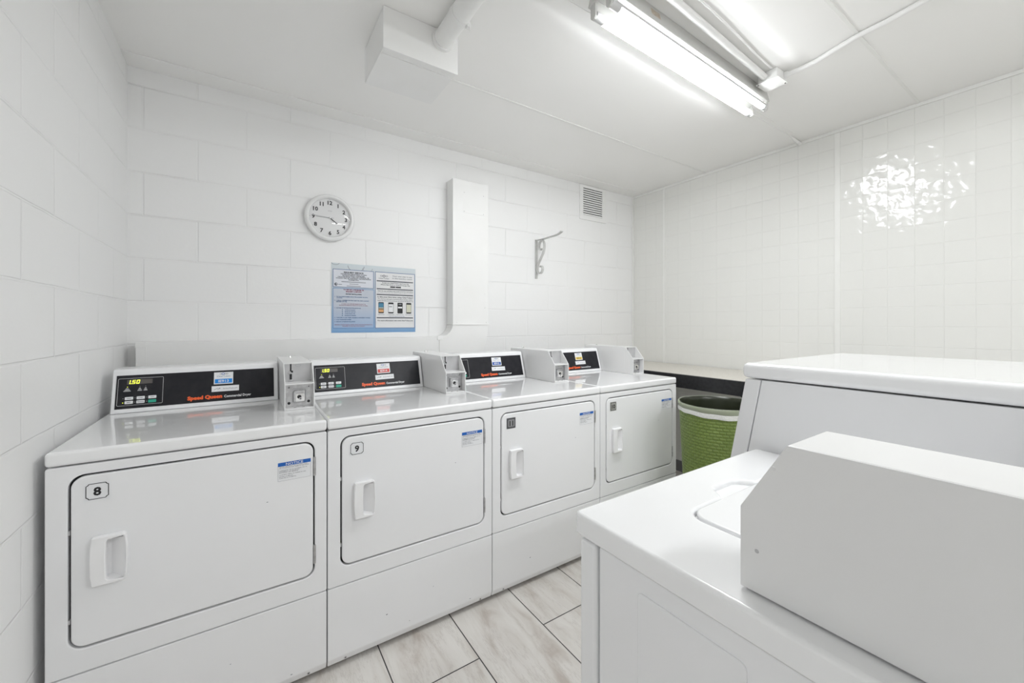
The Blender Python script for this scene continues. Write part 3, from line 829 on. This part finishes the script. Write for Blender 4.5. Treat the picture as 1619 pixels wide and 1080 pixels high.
# ------------------------------------------------------------------ taller machine beyond it
MX0, MX1 = 1.152, 1.845
root = empty('laundry_machine', ((MX0 + MX1) / 2, .2, 0), 'tall white laundry machine with a rounded flat top, right of the washer', 'washing machine')
m = MB(); prof = [(-.14, .03), (-.14, 1.098), (.527, 1.098), (.569, .862), (.569, .03)]
m.prism_x(prof, MX0 + .004, MX1 - .004, enamel, .002, 2)
m.box(MX0 + .05, MX1 - .05, -.1, .52, 0, .031, dark)
m.build('cabinet', root)
m = MB(); prof = [(.5285, 1.098), (.5705, .862), (.612, .862), (.569, 1.098)]
m.prism_x(prof, MX0 + .003, MX1 - .003, enamel, .003, 2)
cp = m.build('control_panel', root)
m = MB(); m.box(MX0 + .003, MX1 - .003, .5705, .612, .03, .860, enamel, .004, 2)
fp = m.build('front_panel', root)
m = MB(); Fb = Matrix(((-1, 0, 0, (MX0 + MX1) / 2), (0, 0, 1, .612), (0, 1, 0, .50), (0, 0, 0, 1)))
m.plate(rr(-.24, .24, -.24, .24, .04, 6), [], .016, enamel, Fb @ Matrix.Translation((0, 0, .016)), .004)
m.build('door', root)
m = MB(); m.box(MX0, MX1, -.150, .578, 1.1005, 1.142, enamel_top, .014, 5)
m.build('worktop', root)

# ------------------------------------------------------------------ counter along the right wall
root = empty('wall_counter', (2.76, 1.8, 0), 'beige laminate counter with a black front edge along the tiled wall', 'counter')
m = MB(); m.box(2.462, XR - .013, 1.130, YB - .012, .880, .909, counter_top, .002)
m.build('worktop', root)
m = MB(); m.box(2.440, 2.4615, 1.130, YB - .012, .818, .908, black_edge, .003)
m.build('apron', root)
m = MB()
pr = [(1.232, .818), (1.210, .800), (1.200, .775), (1.200, 0), (1.140, 0), (1.140, .818)]
m.prism_x(pr, 2.442, 2.4605, black_edge, .002, 2)
m.build('leg', root)
m = MB(); m.box(XR - .05, XR - .013, 1.14, YB - .02, .840, .879, black_edge, .002)
m.build('wall_cleat', root)

# ------------------------------------------------------------------ bin
BC = (2.169, 1.203)
root = empty('trash_bin', (BC[0], BC[1], 0), 'green woven-pattern trash bin with a clear liner, beside the last dryer', 'trash bin')
m = MB(); Tb = Matrix.Translation((BC[0], BC[1], 0))
m.lathe([(0, .002), (.166, .002), (.170, .006), (.208, .800), (.213, .806), (.213, .814), (.209, .8155), (.204, .812), (.202, .80), (.165, .012), (0, .012)], weave, Tb, 96)
m.build('basket', root, at=(BC[0], BC[1], 0))
m = MB()
random.seed(5)
n = 120
def ringp(r_, z_, ar, az, ph):
    return [(BC[0] + (r_ + ar * math.sin(7 * a + ph) + ar * .7 * math.sin(17 * a + ph * 2)) * math.cos(a), BC[1] + (r_ + ar * math.sin(7 * a + ph) + ar * .7 * math.sin(17 * a + ph * 2)) * math.sin(a), z_ + az * math.sin(3 * a + ph) + az * .5 * math.sin(11 * a + ph)) for a in [2 * PI * i / n for i in range(n)]]
def rings(mb, L_, mt):
    vs = [p for r_ in L_ for p in r_]; fs = []
    for i in range(len(L_) - 1):
        for k in range(n): fs.append((i * n + k, i * n + (k + 1) % n, (i + 1) * n + (k + 1) % n, (i + 1) * n + k))
    mb.add(vs, fs, mt)
rings(m, [ringp(.2125, .790, .0006, .001, 0), ringp(.2150, .800, .0008, .001, 1), ringp(.2165, .812, .0006, .0006, 2), ringp(.2135, .8185, .0004, .0006, 2), ringp(.2060, .8180, .0006, .0006, 2)], liner_clear)
rings(m, [ringp(.2125, .768, .001, .003, 0), ringp(.2145, .780, .001, .0025, .4), ringp(.2140, .792, .0008, .002, .2)], liner_hem)
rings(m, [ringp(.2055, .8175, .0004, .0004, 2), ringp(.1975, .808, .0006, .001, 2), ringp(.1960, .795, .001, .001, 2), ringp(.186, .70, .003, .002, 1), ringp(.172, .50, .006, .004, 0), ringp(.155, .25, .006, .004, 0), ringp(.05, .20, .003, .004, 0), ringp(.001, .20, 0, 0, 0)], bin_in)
lab(m.build('liner', root), 'clear plastic liner folded over the rim')

# ------------------------------------------------------------------ exhaust duct on the block wall
root = empty('exhaust_duct', (1.2, 2.49, .80), 'white painted sheet metal duct, upright then bending left behind the dryers', 'duct')
m = MB(); m.box(1.142, 1.415, 2.440, YB - .001, 1.247, 2.226, galv, .003)
vs_ = m.build('vertical_section', root)
Fd = FRONT(0, 2.440, 0)
m = MB(); m.plate([(1.217, 2.006), (1.384, 2.006), (1.384, 2.150), (1.217, 2.150)], [], .0015, galv, Fd @ Matrix.Translation((0, 0, .0018)), .0004)
for (a, b_) in ((1.226, 2.014), (1.375, 2.014), (1.226, 2.142), (1.375, 2.142)):
    m.lathe([(0, .0015), (.0025, .001), (.003, 0)], steel, Fd @ Matrix.Translation((a, b_, .0018)), 10)
m.build('access_plate', vs_)
m = MB()
for (a, b_) in ((1.19, 1.462), (1.29, 1.463), (1.388, 1.462), (1.19, 1.36), (1.388, 1.362), (1.175, 1.262), (1.40, 1.262)):
    m.lathe([(0, .002), (.003, .0015), (.004, 0)], galv, Fd @ Matrix.Translation((a, b_, 0)), 10)
m.build('screw', vs_)
m = MB(); m.box(1.138, 1.419, 2.4345, 2.441, 1.243, 1.252, galv, .001); m.build('seam_flange', vs_)
def arc(cx, cz, rx, rz, a0, a1, n_):
    return [(cx + rx * math.cos(R(a0 + (a1 - a0) * i / n_)), cz + rz * math.sin(R(a0 + (a1 - a0) * i / n_))) for i in range(n_ + 1)]
ol = [(1.415, 1.246)] + [(1.413, 1.215), (1.404, 1.170), (1.394, 1.127), (1.366, 1.057), (1.333, .992), (1.290, .925), (1.23, .865), (1.15, .82), (1.047, .80)]
il = [(1.047, 1.1645), (1.075, 1.168), (1.100, 1.178), (1.122, 1.197), (1.136, 1.222), (1.142, 1.246)]
m = MB(); m.prism_y(ol + il, 2.440, YB - .001, galv, .0015, 1); m.build('elbow', root)
m = MB(); m.box(-.421, 1.046, 2.440, YB - .001, .80, 1.166, galv, .002); hs = m.build('horizontal_section', root)
m = MB(); m.box(-.422, -.386, 2.4375, 2.441, 1.142, 1.1675, galv, .0006); m.box(-.3865, -.3845, 2.4385, 2.441, .81, 1.145, galv, .0004); m.build('corner_tab', hs)
m = MB(); m.box(1.044, 1.050, 2.4365, 2.441, .80, 1.150, galv, .0008)
m.box(1.030, 1.068, 2.435, 2.441, 1.146, 1.170, galv, .001); m.build('joint_tab', root)

# ------------------------------------------------------------------ clock
CX, CZ = .400, 1.866
root = empty('wall_clock', (CX, YB, CZ), 'round white wall clock with black numerals above the notice poster', 'clock')
Fc = FRONT(CX, YB - .001, CZ)
m = MB(); m.lathe([(.118, 0), (.128, .002), (.134, .012), (.1345, .022), (.131, .031), (.124, .036), (.117, .036), (.112, .031), (.1095, .024), (.109, .016)], clock_white, Fc, 96); m.build('case', root)
m = MB(); m.lathe([(0, .016), (.110, .016)], clock_face, Fc, 64)
Ff = Fc @ Matrix.Translation((0, 0, .0163))
for h in range(1, 13):
    a = R(90 - 30 * h)
    m.text(str(h), .0875 * math.cos(a), .0875 * math.sin(a) - .0108, .0225, black, Ff, bold=.035)
for q in range(60):
    a = R(6 * q); l_ = .0022 if q % 5 else .004
    Mq = Ff @ Matrix.Rotation(a, 4, 'Z')
    if q % 5 == 0: m.rect(.1045 - l_ / 2, .1045 + l_ / 2, -.0006, .0006, black, Mq)
m.rect(-.011, .011, .0385, .0425, greyline, Ff)
m.build('dial', root, smooth=False)
def hand(name, ang, L_, w_, back, mt, z_):
    m = MB(); m.plate([(-w_, -back), (w_, -back), (w_ * .7, L_), (-w_ * .7, L_)][::1], [], .0008, mt, Ff @ Matrix.Translation((0, 0, z_)) @ Matrix.Rotation(-R(ang), 4, 'Z'))
    return m.build(name, root)
lab(hand('hour_hand', 127, .048, .0024, .006, black, .003), 'short black hand')
lab(hand('minute_hand', 274, .094, .0021, .012, greyline, .0045), 'long pale hand')
hand('second_hand', 269, .075, .0006, .02, midgrey, .006)
m = MB(); m.lathe([(0, .008), (.004, .0075), (.0045, .002)], clock_white, Ff, 20); m.build('hand_cap', root)
m = MB(); gl = [(.1115 * math.sin(R(a)), .0285 + .012 * (math.cos(R(a)) - math.cos(R(90)))) for a in range(0, 91, 6)]
m.lathe(gl, clock_glass, Fc, 72); m.build('glass', root)

# ------------------------------------------------------------------ poster
PX, PZ, PW, PH = .410, 1.198, .509, .412
FP = FRONT(PX, YB - .002, PZ)
m = MB(); m.box(PX, PX + PW, YB - .0022, YB - .0006, PZ, PZ + PH, poster_m)
poster = m.build('notice_poster'); tag(poster, 'blue and white laundry notice poster taped to the wall below the clock', 'poster')
def T_(mb, s_, uc, d, h, mt, width=None, align='C', bold=0.0, maxw=None):
    mb.text(s_, uc, PH - d - h, h, mt, FP, width=width, align=align, bold=bold + .025, w=.0014, maxw=maxw)
m = MB()
for (cu_, cd, rad) in ((.022, -.006, .024), (.138, .010, .048), (.205, .020, .030)):
    a0 = [R(t) for t in range(180, 361, 9)]
    pts = [(cu_ + rad * math.cos(a), PH - cd + rad * .72 * math.sin(a)) for a in a0]
    pin = [(cu_ + (rad - .002) * math.cos(a), PH - cd + (rad - .002) * .72 * math.sin(a)) for a in a0]
    pts = [(x, min(y, PH)) for x, y in pts]; pin = [(x, min(y, PH)) for x, y in pin]
    vs2 = [(x, y, .0005) for x, y in pts] + [(x, y, .0005) for x, y in pin]; k_ = len(pts)
    m.add(vs2, [(i, i + 1, k_ + i + 1, k_ + i) for i in range(k_ - 1)], darkgrey if rad < .05 and rad != .030 else midgrey, FP)
m.build('bubble_print', poster, smooth=False)
m = MB()
m.rect(.0095, .2400, PH - .1405, PH - .0365, poster_pale, FP, .0008)
m.frame(.0075, .2420, PH - .1425, PH - .0345, .0032, pblue, FP, .0011)
T_(m, 'REQUEST SERVICE', .125, .0475, .0088, darkgrey, width=.112, bold=.02)
for s_, d, ww in (('THE SERVICE DEPARTMENT IS OPEN', .0600, .150), ('MONDAY-FRIDAY, 8:30AM-5PM.', .0685, .128), ('CALLS RECEIVED OVER THE WEEKEND OR', .0770, .180),
                  ('HOLIDAY WILL BE ANSWERED THE FOLLOWING', .0855, .200), ('BUSINESS DAY.', .0940, .060)):
    T_(m, s_, .125, d, .0052, darkgrey, width=ww, bold=.015)
m.rect(.055, .195, PH - .1105, PH - .1065, midgrey, FP, .0012)
m.rect(.100, .152, PH - .1215, PH - .1185, midgrey, FP, .0012); m.rect(.085, .165, PH - .1345, PH - .131, midgrey, FP, .0012)
ring = [(.0085 * math.cos(a) + .025, .0085 * math.sin(a) + PH - .125) for a in [2 * PI * i / 20 for i in range(20)]]
m.plate(ring, [[(.0035 * math.cos(a) + .027, .0035 * math.sin(a) + PH - .124) for a in [2 * PI * i / 16 for i in range(16)]]], .0002, darkgrey, FP @ Matrix.Translation((0, 0, .0013)))
m.rect(.037, .058, PH - .127, PH - .1235, midgrey, FP, .0012)
m.build('service_notice', poster, smooth=False)
m = MB()
m.rect(.0095, .2420, .0275, PH - .1500, poster_fade, FP, .0008)
m.frame(.0075, .2440, .0255, PH - .1480, .0024, mat('poster_border_bright', (.05, .20, .48), .5), FP, .0011)
T_(m, 'TO REPORT A PROBLEM OR', .125, .1515, .0078, redtext, width=.118, bold=.015)
T_(m, 'REQUEST A REFUND', .125, .1625, .0078, redtext, width=.090, bold=.015)
T_(m, 'PROVIDE THE FOLLOWING:', .125, .1785, .0060, darkgrey, width=.092, bold=.02)
for s_, u_, d, ww in (('1.  THE MACHINE NUMBER FROM THE LAUNDRY ROOM &', .017, .1955, .190), ('LOCATION.', .027, .2030, .034),
                      ('2.  CARD # , NUMBER ON THE CARD OR CARD & MONEY', .017, .2175, .198), ('READER (VALUE).', .027, .2250, .060),
                      ('3.  NATURE OF THE MALFUNCTION (SUCH AS)', .017, .2625, .148), ('WATER NOT DRAINING', .073, .2740, .060),
                      ('DRYER NOT HEATING', .073, .2850, .062), ('WATER RUNNING OVER', .073, .2960, .060), ('MACHINE NOT SPINNING', .073, .3070, .064),
                      ('4.  YOUR FIRST & LAST NAME, ADDRESS & APARTMENT NUMBER', .017, .3200, .205), ('5.  YOUR TELEPHONE NUMBER', .017, .3320, .094), ('6.  AMOUNT OF REFUND REQUESTED', .017, .3440, .116)):
    T_(m, s_, u_, d, .0050, pblue, width=ww, align='L', bold=.02)
for d in (.274, .285, .296, .307): m.rect(.058, .063, PH - d - .005, PH - d, pblue, FP, .0012)
T_(m, 'IF THERE IS NO ANSWER PLEASE CONTACT US', .125, .2385, .0044, redtext, width=.138)
T_(m, 'PROVIDE INFORMATION ABOVE BY PHONE OR E-MAIL.', .125, .2470, .0044, redtext, width=.165)
T_(m, 'REFUNDS CANNOT BE PROCESSED UNTIL WE HAVE INFORMATION', .125, .3625, .0046, redtext, width=.215)
T_(m, 'REQUIRED TO PROCESS YOUR REQUEST', .125, .3710, .0046, redtext, width=.128)
m.build('refund_notice', poster, smooth=False)
m = MB()
m.rect(.2530, .5030, .0275, PH - .0365, mat('poster_white_box', (.74, .74, .75), .4), FP, .0008)
m.frame(.2500, .5055, .0250, PH - .0345, .0036, pblue, FP, .0011)
UC = .379
for j, cu_ in enumerate((.288, .305, .323)):
    rad = .0075 if j == 1 else .0052
    m.plate([(rad * 1.25 * math.cos(a) + cu_, rad * math.sin(a) + PH - .0595) for a in [2 * PI * i / 18 for i in range(18)]],
            [[(rad * .8 * math.cos(a) + cu_, rad * .55 * math.sin(a) + PH - .0595) for a in [2 * PI * i / 18 for i in range(18)]]], .0002, darkgrey if j == 1 else midgrey, FP @ Matrix.Translation((0, 0, .0013)))
T_(m, 'ClearToken', .304, .0700, .0075, midgrey, width=.064)
T_(m, 'Your new way to pay', .422, .0520, .0080, midgrey, width=.130)
T_(m, 'in this laundry room!', .422, .0660, .0080, midgrey, width=.128)
for d in (.0880, .1375, .1730, .3180):
    m.rect(.2600, .4930, PH - d - .0062, PH - d, darkgrey, FP, .0012)
T_(m, 'Install the ClearToken app from the', UC, .0985, .0066, darkgrey, width=.170)
T_(m, 'iPhone App Store or Android Google Play', UC, .1095, .0066, darkgrey, width=.188)
m.rect(.344, .376, PH - .1305, PH - .1220, black, FP, .0012); m.rect(.379, .413, PH - .1305, PH - .1220, black, FP, .0012)
T_(m, 'Open the app and follow the simple on-screen instructions', UC, .1495, .0062, darkgrey, width=.228)
T_(m, 'to create an account. You will be ready to start in a minute.', UC, .1610, .0042, midgrey, width=.228)
T_(m, 'Is this your first time using ClearToken?', UC, .1860, .0085, darkgrey, width=.228)
T_(m, 'If so, then you will need to load funds before starting a washer.', UC, .2010, .0052, darkgrey, width=.222)
T_(m, 'Simply select the amount and the app will walk you through the rest.', UC, .2115, .0052, darkgrey, width=.228)
sky = mat('phone_screen_blue', (.05, .22, .36), .3); amber = mat('phone_screen_amber', (.62, .33, .14), .3); pale = mat('phone_screen_pale', (.62, .62, .50), .3)
for j, u_ in enumerate((.2705, .3315, .3905, .4475)):
    m.plate(rr(u_, u_ + .0335, PH - .2930, PH - .2240, .004, 3), [], .0002, black, FP @ Matrix.Translation((0, 0, .0013)))
    if j == 0:
        m.rect(u_ + .002, u_ + .0315, PH - .2560, PH - .2300, sky, FP, .0016); m.rect(u_ + .002, u_ + .0315, PH - .2630, PH - .2575, pale, FP, .0016); m.rect(u_ + .002, u_ + .0315, PH - .2860, PH - .2680, amber, FP, .0016)
    elif j == 2:
        m.rect(u_ + .003, u_ + .0305, PH - .2600, PH - .2500, paper, FP, .0016); m.rect(u_ + .007, u_ + .026, PH - .2375, PH - .2320, midgrey, FP, .0016)
    else:
        m.rect(u_ + .002, u_ + .0315, PH - .2850, PH - .2350, paper if j == 1 else pale, FP, .0016)
        if j == 1: m.rect(u_ + .004, u_ + .024, PH - .2530, PH - .2480, midgrey, FP, .0018)
for s_, u_, ww in (('Open screen', .287, .040), ('Create profile', .348, .042), ('Add funds here', .407, .048), ('Scan machine', .464, .042)):
    T_(m, s_, u_, .2985, .0046, midgrey, width=ww)
T_(m, 'Learn more about us in our app', .386, .3090, .0040, pblue, width=.100)
T_(m, 'For more information visit www.ClearToken.com', UC, .3345, .0074, darkgrey, width=.226)
m.build('app_notice', poster, smooth=False)

# ------------------------------------------------------------------ shelf bracket
root = empty('shelf_bracket', (1.91, YB, 1.608), 'grey wrought scroll shelf bracket alone on the block wall', 'bracket')
m = MB(); m.box(1.899, 1.921, 2.533, YB - .0005, 1.608, 1.918, iron, .001); m.build('wall_strip', root)
def ribbon(pts, x0, x1, t_, mt, mb):
    pts = [Vector((p[0], p[1])) for p in pts]
    # Catmull-Rom smoothing
    q = []
    for i in range(len(pts) - 1):
        p0 = pts[max(i - 1, 0)]; p1 = pts[i]; p2 = pts[i + 1]; p3 = pts[min(i + 2, len(pts) - 1)]
        for s_ in range(6):
            t = s_ / 6
            q.append(.5 * ((2 * p1) + (p2 - p0) * t + (2 * p0 - 5 * p1 + 4 * p2 - p3) * t * t + (3 * p1 - p0 - 3 * p2 + p3) * t ** 3))
    q.append(pts[-1]); vs = []; fs = []
    for i, p in enumerate(q):
        d = (q[min(i + 1, len(q) - 1)] - q[max(i - 1, 0)]).normalized(); n_ = Vector((-d.y, d.x)) * t_ / 2
        for s2, xx in ((1, x0), (1, x1), (-1, x1), (-1, x0)): vs.append((xx, p.x + s2 * n_.x, p.y + s2 * n_.y))
    for i in range(len(q) - 1):
        for k in range(4): fs.append((4 * i + k, 4 * i + (k + 1) % 4, 4 * i + 4 + (k + 1) % 4, 4 * i + 4 + k))
    fs.append((3, 2, 1, 0)); e = 4 * (len(q) - 1); fs.append((e, e + 1, e + 2, e + 3))
    mb.add(vs, fs, mt)
m = MB(); ribbon([(2.534, 1.912), (2.45, 1.908), (2.36, 1.908), (2.30, 1.909), (2.265, 1.913), (2.225, 1.926)], 1.899, 1.921, .007, iron, m)
m.build('arm', root)
m = MB(); ribbon([(2.468, 1.838), (2.480, 1.828), (2.494, 1.834), (2.500, 1.852), (2.494, 1.878), (2.474, 1.898), (2.452, 1.897), (2.434, 1.872), (2.433, 1.838), (2.448, 1.800), (2.476, 1.762), (2.504, 1.728), (2.520, 1.700), (2.522, 1.676), (2.510, 1.655), (2.488, 1.645), (2.466, 1.652), (2.455, 1.672), (2.458, 1.694), (2.474, 1.703), (2.484, 1.694)], 1.900, 1.920, .007, iron, m)
m.build('scroll', root)

# ------------------------------------------------------------------ wall vent
root = empty('wall_vent', (2.53, YB, 2.150), 'white slatted air vent high in the corner of the block wall', 'vent')
Fv = FRONT(0, YB - .0005, 0)
m = MB(); m.plate([(2.374, 2.152), (2.690, 2.152), (2.690, 2.452), (2.374, 2.452)], [[(2.411, 2.192), (2.642, 2.192), (2.642, 2.426), (2.411, 2.426)]], .010, galv, Fv @ Matrix.Translation((0, 0, .010)), .0015); m.build('frame', root)
m = MB(); m.box(2.405, 2.648, YB - .0025, YB - .0008, 2.186, 2.430, dark); m.build('backing', root)
m = MB()
for i in range(12):
    z = 2.1945 + i * .0193
    m.box(2.4112, 2.6418, YB - .0090, YB - .0040, z, z + .0115, galv)
m.build('louver', root, smooth=False)

# ------------------------------------------------------------------ ceiling services
root = empty('soffit_box', (.585, 1.68, 2.30), 'white sheet metal box on the ceiling that the round pipe enters', 'duct box')
m = MB(); m.box(.431, .738, 1.535, 1.820, 2.306, ZC - .001, galv, .0015); m.build('housing', root)
m = MB(); m.box(.429, .740, 1.5315, 1.5345, 2.300, ZC - .001, galv, .0008); m.build('face_plate', root)
m = MB(); m.box(.436, .734, 1.575, 1.583, 2.3035, 2.3065, galv, .001); m.build('bottom_seam', root)
root = empty('vent_pipe', (.680, .2, 2.42), 'white painted round pipe running along the ceiling into the box', 'pipe')
m = MB(); m.tube([(.668, 1.5315, 2.415), (.668, YF + .001, 2.415)], .038, pipe_paint, 32); m.build('pipe', root)
m = MB(); m.tube([(.668, 1.5312, 2.415), (.668, 1.516, 2.415)], .0445, pipe_paint, 32); m.build('collar', root)
m = MB(); m.tube([(.668, 1.378, 2.415), (.668, 1.350, 2.415)], .0405, pipe_paint, 32)
m.box(.694, .710, 1.355, 1.372, 2.377, 2.398, pipe_paint, .002); m.box(.704, .7065, 1.353, 1.357, 2.363, 2.387, pipe_paint, .0008); m.build('clamp', root)

def half_tube(m, x0, x1, y, z, r, tm):
    # LED replacement tube: diffuser on the lower side, opaque metal back above
    for a0, a1, mt in ((198, 342, tm), (-18, 198, tube_cap)):
        n_ = 12; vs = []; fs = []
        for x in (x0, x1):
            for i in range(n_ + 1):
                a = R(a0 + (a1 - a0) * i / n_); vs.append((x, y + r * math.cos(a), z + r * math.sin(a)))
        for i in range(n_): fs.append((i, i + 1, n_ + 2 + i, n_ + 1 + i)[::-1])
        m.add(vs, fs, mt)
def strip_light(x0, x1, yc, label, tm, flip=1):
    root = empty('strip_light', ((x0 + x1) / 2, yc, ZC), label, 'ceiling light', None)
    m = MB()
    # channel body narrowing towards the ceiling, turned edges, central ridge
    m.prism_x([(yc - .054, 2.392), (yc - .036, ZC - .001), (yc + .036, ZC - .001), (yc + .054, 2.392), (yc + .050, 2.390), (yc + .018, 2.402), (yc + .008, 2.394), (yc - .008, 2.394), (yc - .018, 2.402), (yc - .050, 2.390)], x0, x1, lamp_body, .0008, 1)
    m.build('housing', root)
    for s_ in (-1, 1):
        y = yc + s_ * .036
        m = MB(); half_tube(m, x0 + .060, x1 - .045, y, 2.362, .0150, tm)
        tb = m.build('tube', root)
        for a, b_ in ((x0 + .016, x0 + .0605), (x1 - .0455, x1 - .018)):
            m = MB(); m.tube([(a, y, 2.362), (b_, y, 2.362)], .0153, tube_cap, 20); m.build('end_cap', tb)
        for a in (x0 + .006, x1 - .017):
            m = MB(); m.prism_x([(y - .012, 2.405), (y - .012, 2.352), (y - .006, 2.345), (y + .006, 2.345), (y + .012, 2.352), (y + .012, 2.405)], a, a + .011, lamp_body, .001, 1)
            m.build('lamp_holder', root)
    return root
L1 = strip_light(1.030, 2.232, 1.017, 'lit two-tube fluorescent strip light on the ceiling', tube_front)
m = MB(); y_ = lambda z: 1.017 - .054 + .018 * (z - 2.392) / .067 - .0006
m.add([(1.262, y_(2.412), 2.412), (1.318, y_(2.412), 2.412), (1.318, y_(2.440), 2.440), (1.262, y_(2.440), 2.440)], [(0, 1, 2, 3)], lamp_sticker)
lab(m.build('rating_sticker', L1, smooth=False), 'small tan sticker')
L1.rotation_euler = (0, 0, R(1.5))
strip_light(.90, 2.095, -.80, 'unseen two-tube strip light added behind the camera as fill light', tube_fill)  # added lamp, out of view, that brightens the dryer fronts

root = empty('junction_box', (2.11, .92, 2.44), 'white painted junction box on the ceiling at the end of the strip light', 'electrical box')
m = MB(); m.box(2.070, 2.158, .875, .962, 2.412, ZC - .001, pipe_paint, .006, 3); m.build('body', root)
m = MB(); m.box(2.064, 2.163, .870, .967, 2.4085, 2.4125, pipe_paint, .001); m.build('cover_plate', root)
for (a, b_) in ((2.071, .960), (2.156, .877)):
    m = MB(); m.lathe([(0, -.0018), (.0035, -.001), (.004, 0)], dark, Matrix.Translation((a, b_, 2.4084)), 12); m.build('screw', root)
c1 = MB(); c1.tube([(2.0690, .932, 2.436), (.90, .871, 2.436)], .0145, pipe_paint, 20)
o = c1.build('conduit'); tag(o, 'thick white conduit running alongside the strip light to the junction box', 'conduit')
c2 = MB(); c2.tube([(2.055, .895, 2.453), (1.9, .886, 2.453), (1.6, .862, 2.453), (.9, .825, 2.453)], .004, pipe_paint, 12)
o = c2.build('cable'); tag(o, 'thin white cable clipped beside the thick conduit', 'cable')
c3 = MB(); c3.tube([(2.145, .874, 2.440), (2.160, .82, 2.444), (2.158, .752, 2.446), (2.128, .652, 2.446), (2.112, .585, 2.446), (2.108, .50, 2.446), (2.088, .39, 2.446), (2.09, .2, 2.446), (2.15, -.10, 2.446), (2.20, -.50, 2.446), (2.20, YF + .001, 2.446)], .0105, pipe_paint, 16)
o = c3.build('conduit'); tag(o, 'slim white conduit bending away across the ceiling from the junction box', 'conduit')
m = MB(); m.tube([(2.144, .877, 2.440), (2.149, .860, 2.441)], .0155, pipe_paint, 12)
m.build('connector', root)
c4 = MB(); c4.tube([(2.22, 1.152, 2.455), (2.90, 1.152, 2.455), (2.96, 1.154, 2.450), (3.02, 1.156, 2.447)], [.0035, .0035, .009, .010], pipe_paint, 12)
c4.tube([(3.02, 1.156, 2.447), (3.056, 1.158, 2.444)], .013, pipe_paint, 12)
o = c4.build('wire_cover'); tag(o, 'thin painted wire running across the ceiling to the tiled wall top', 'wire')
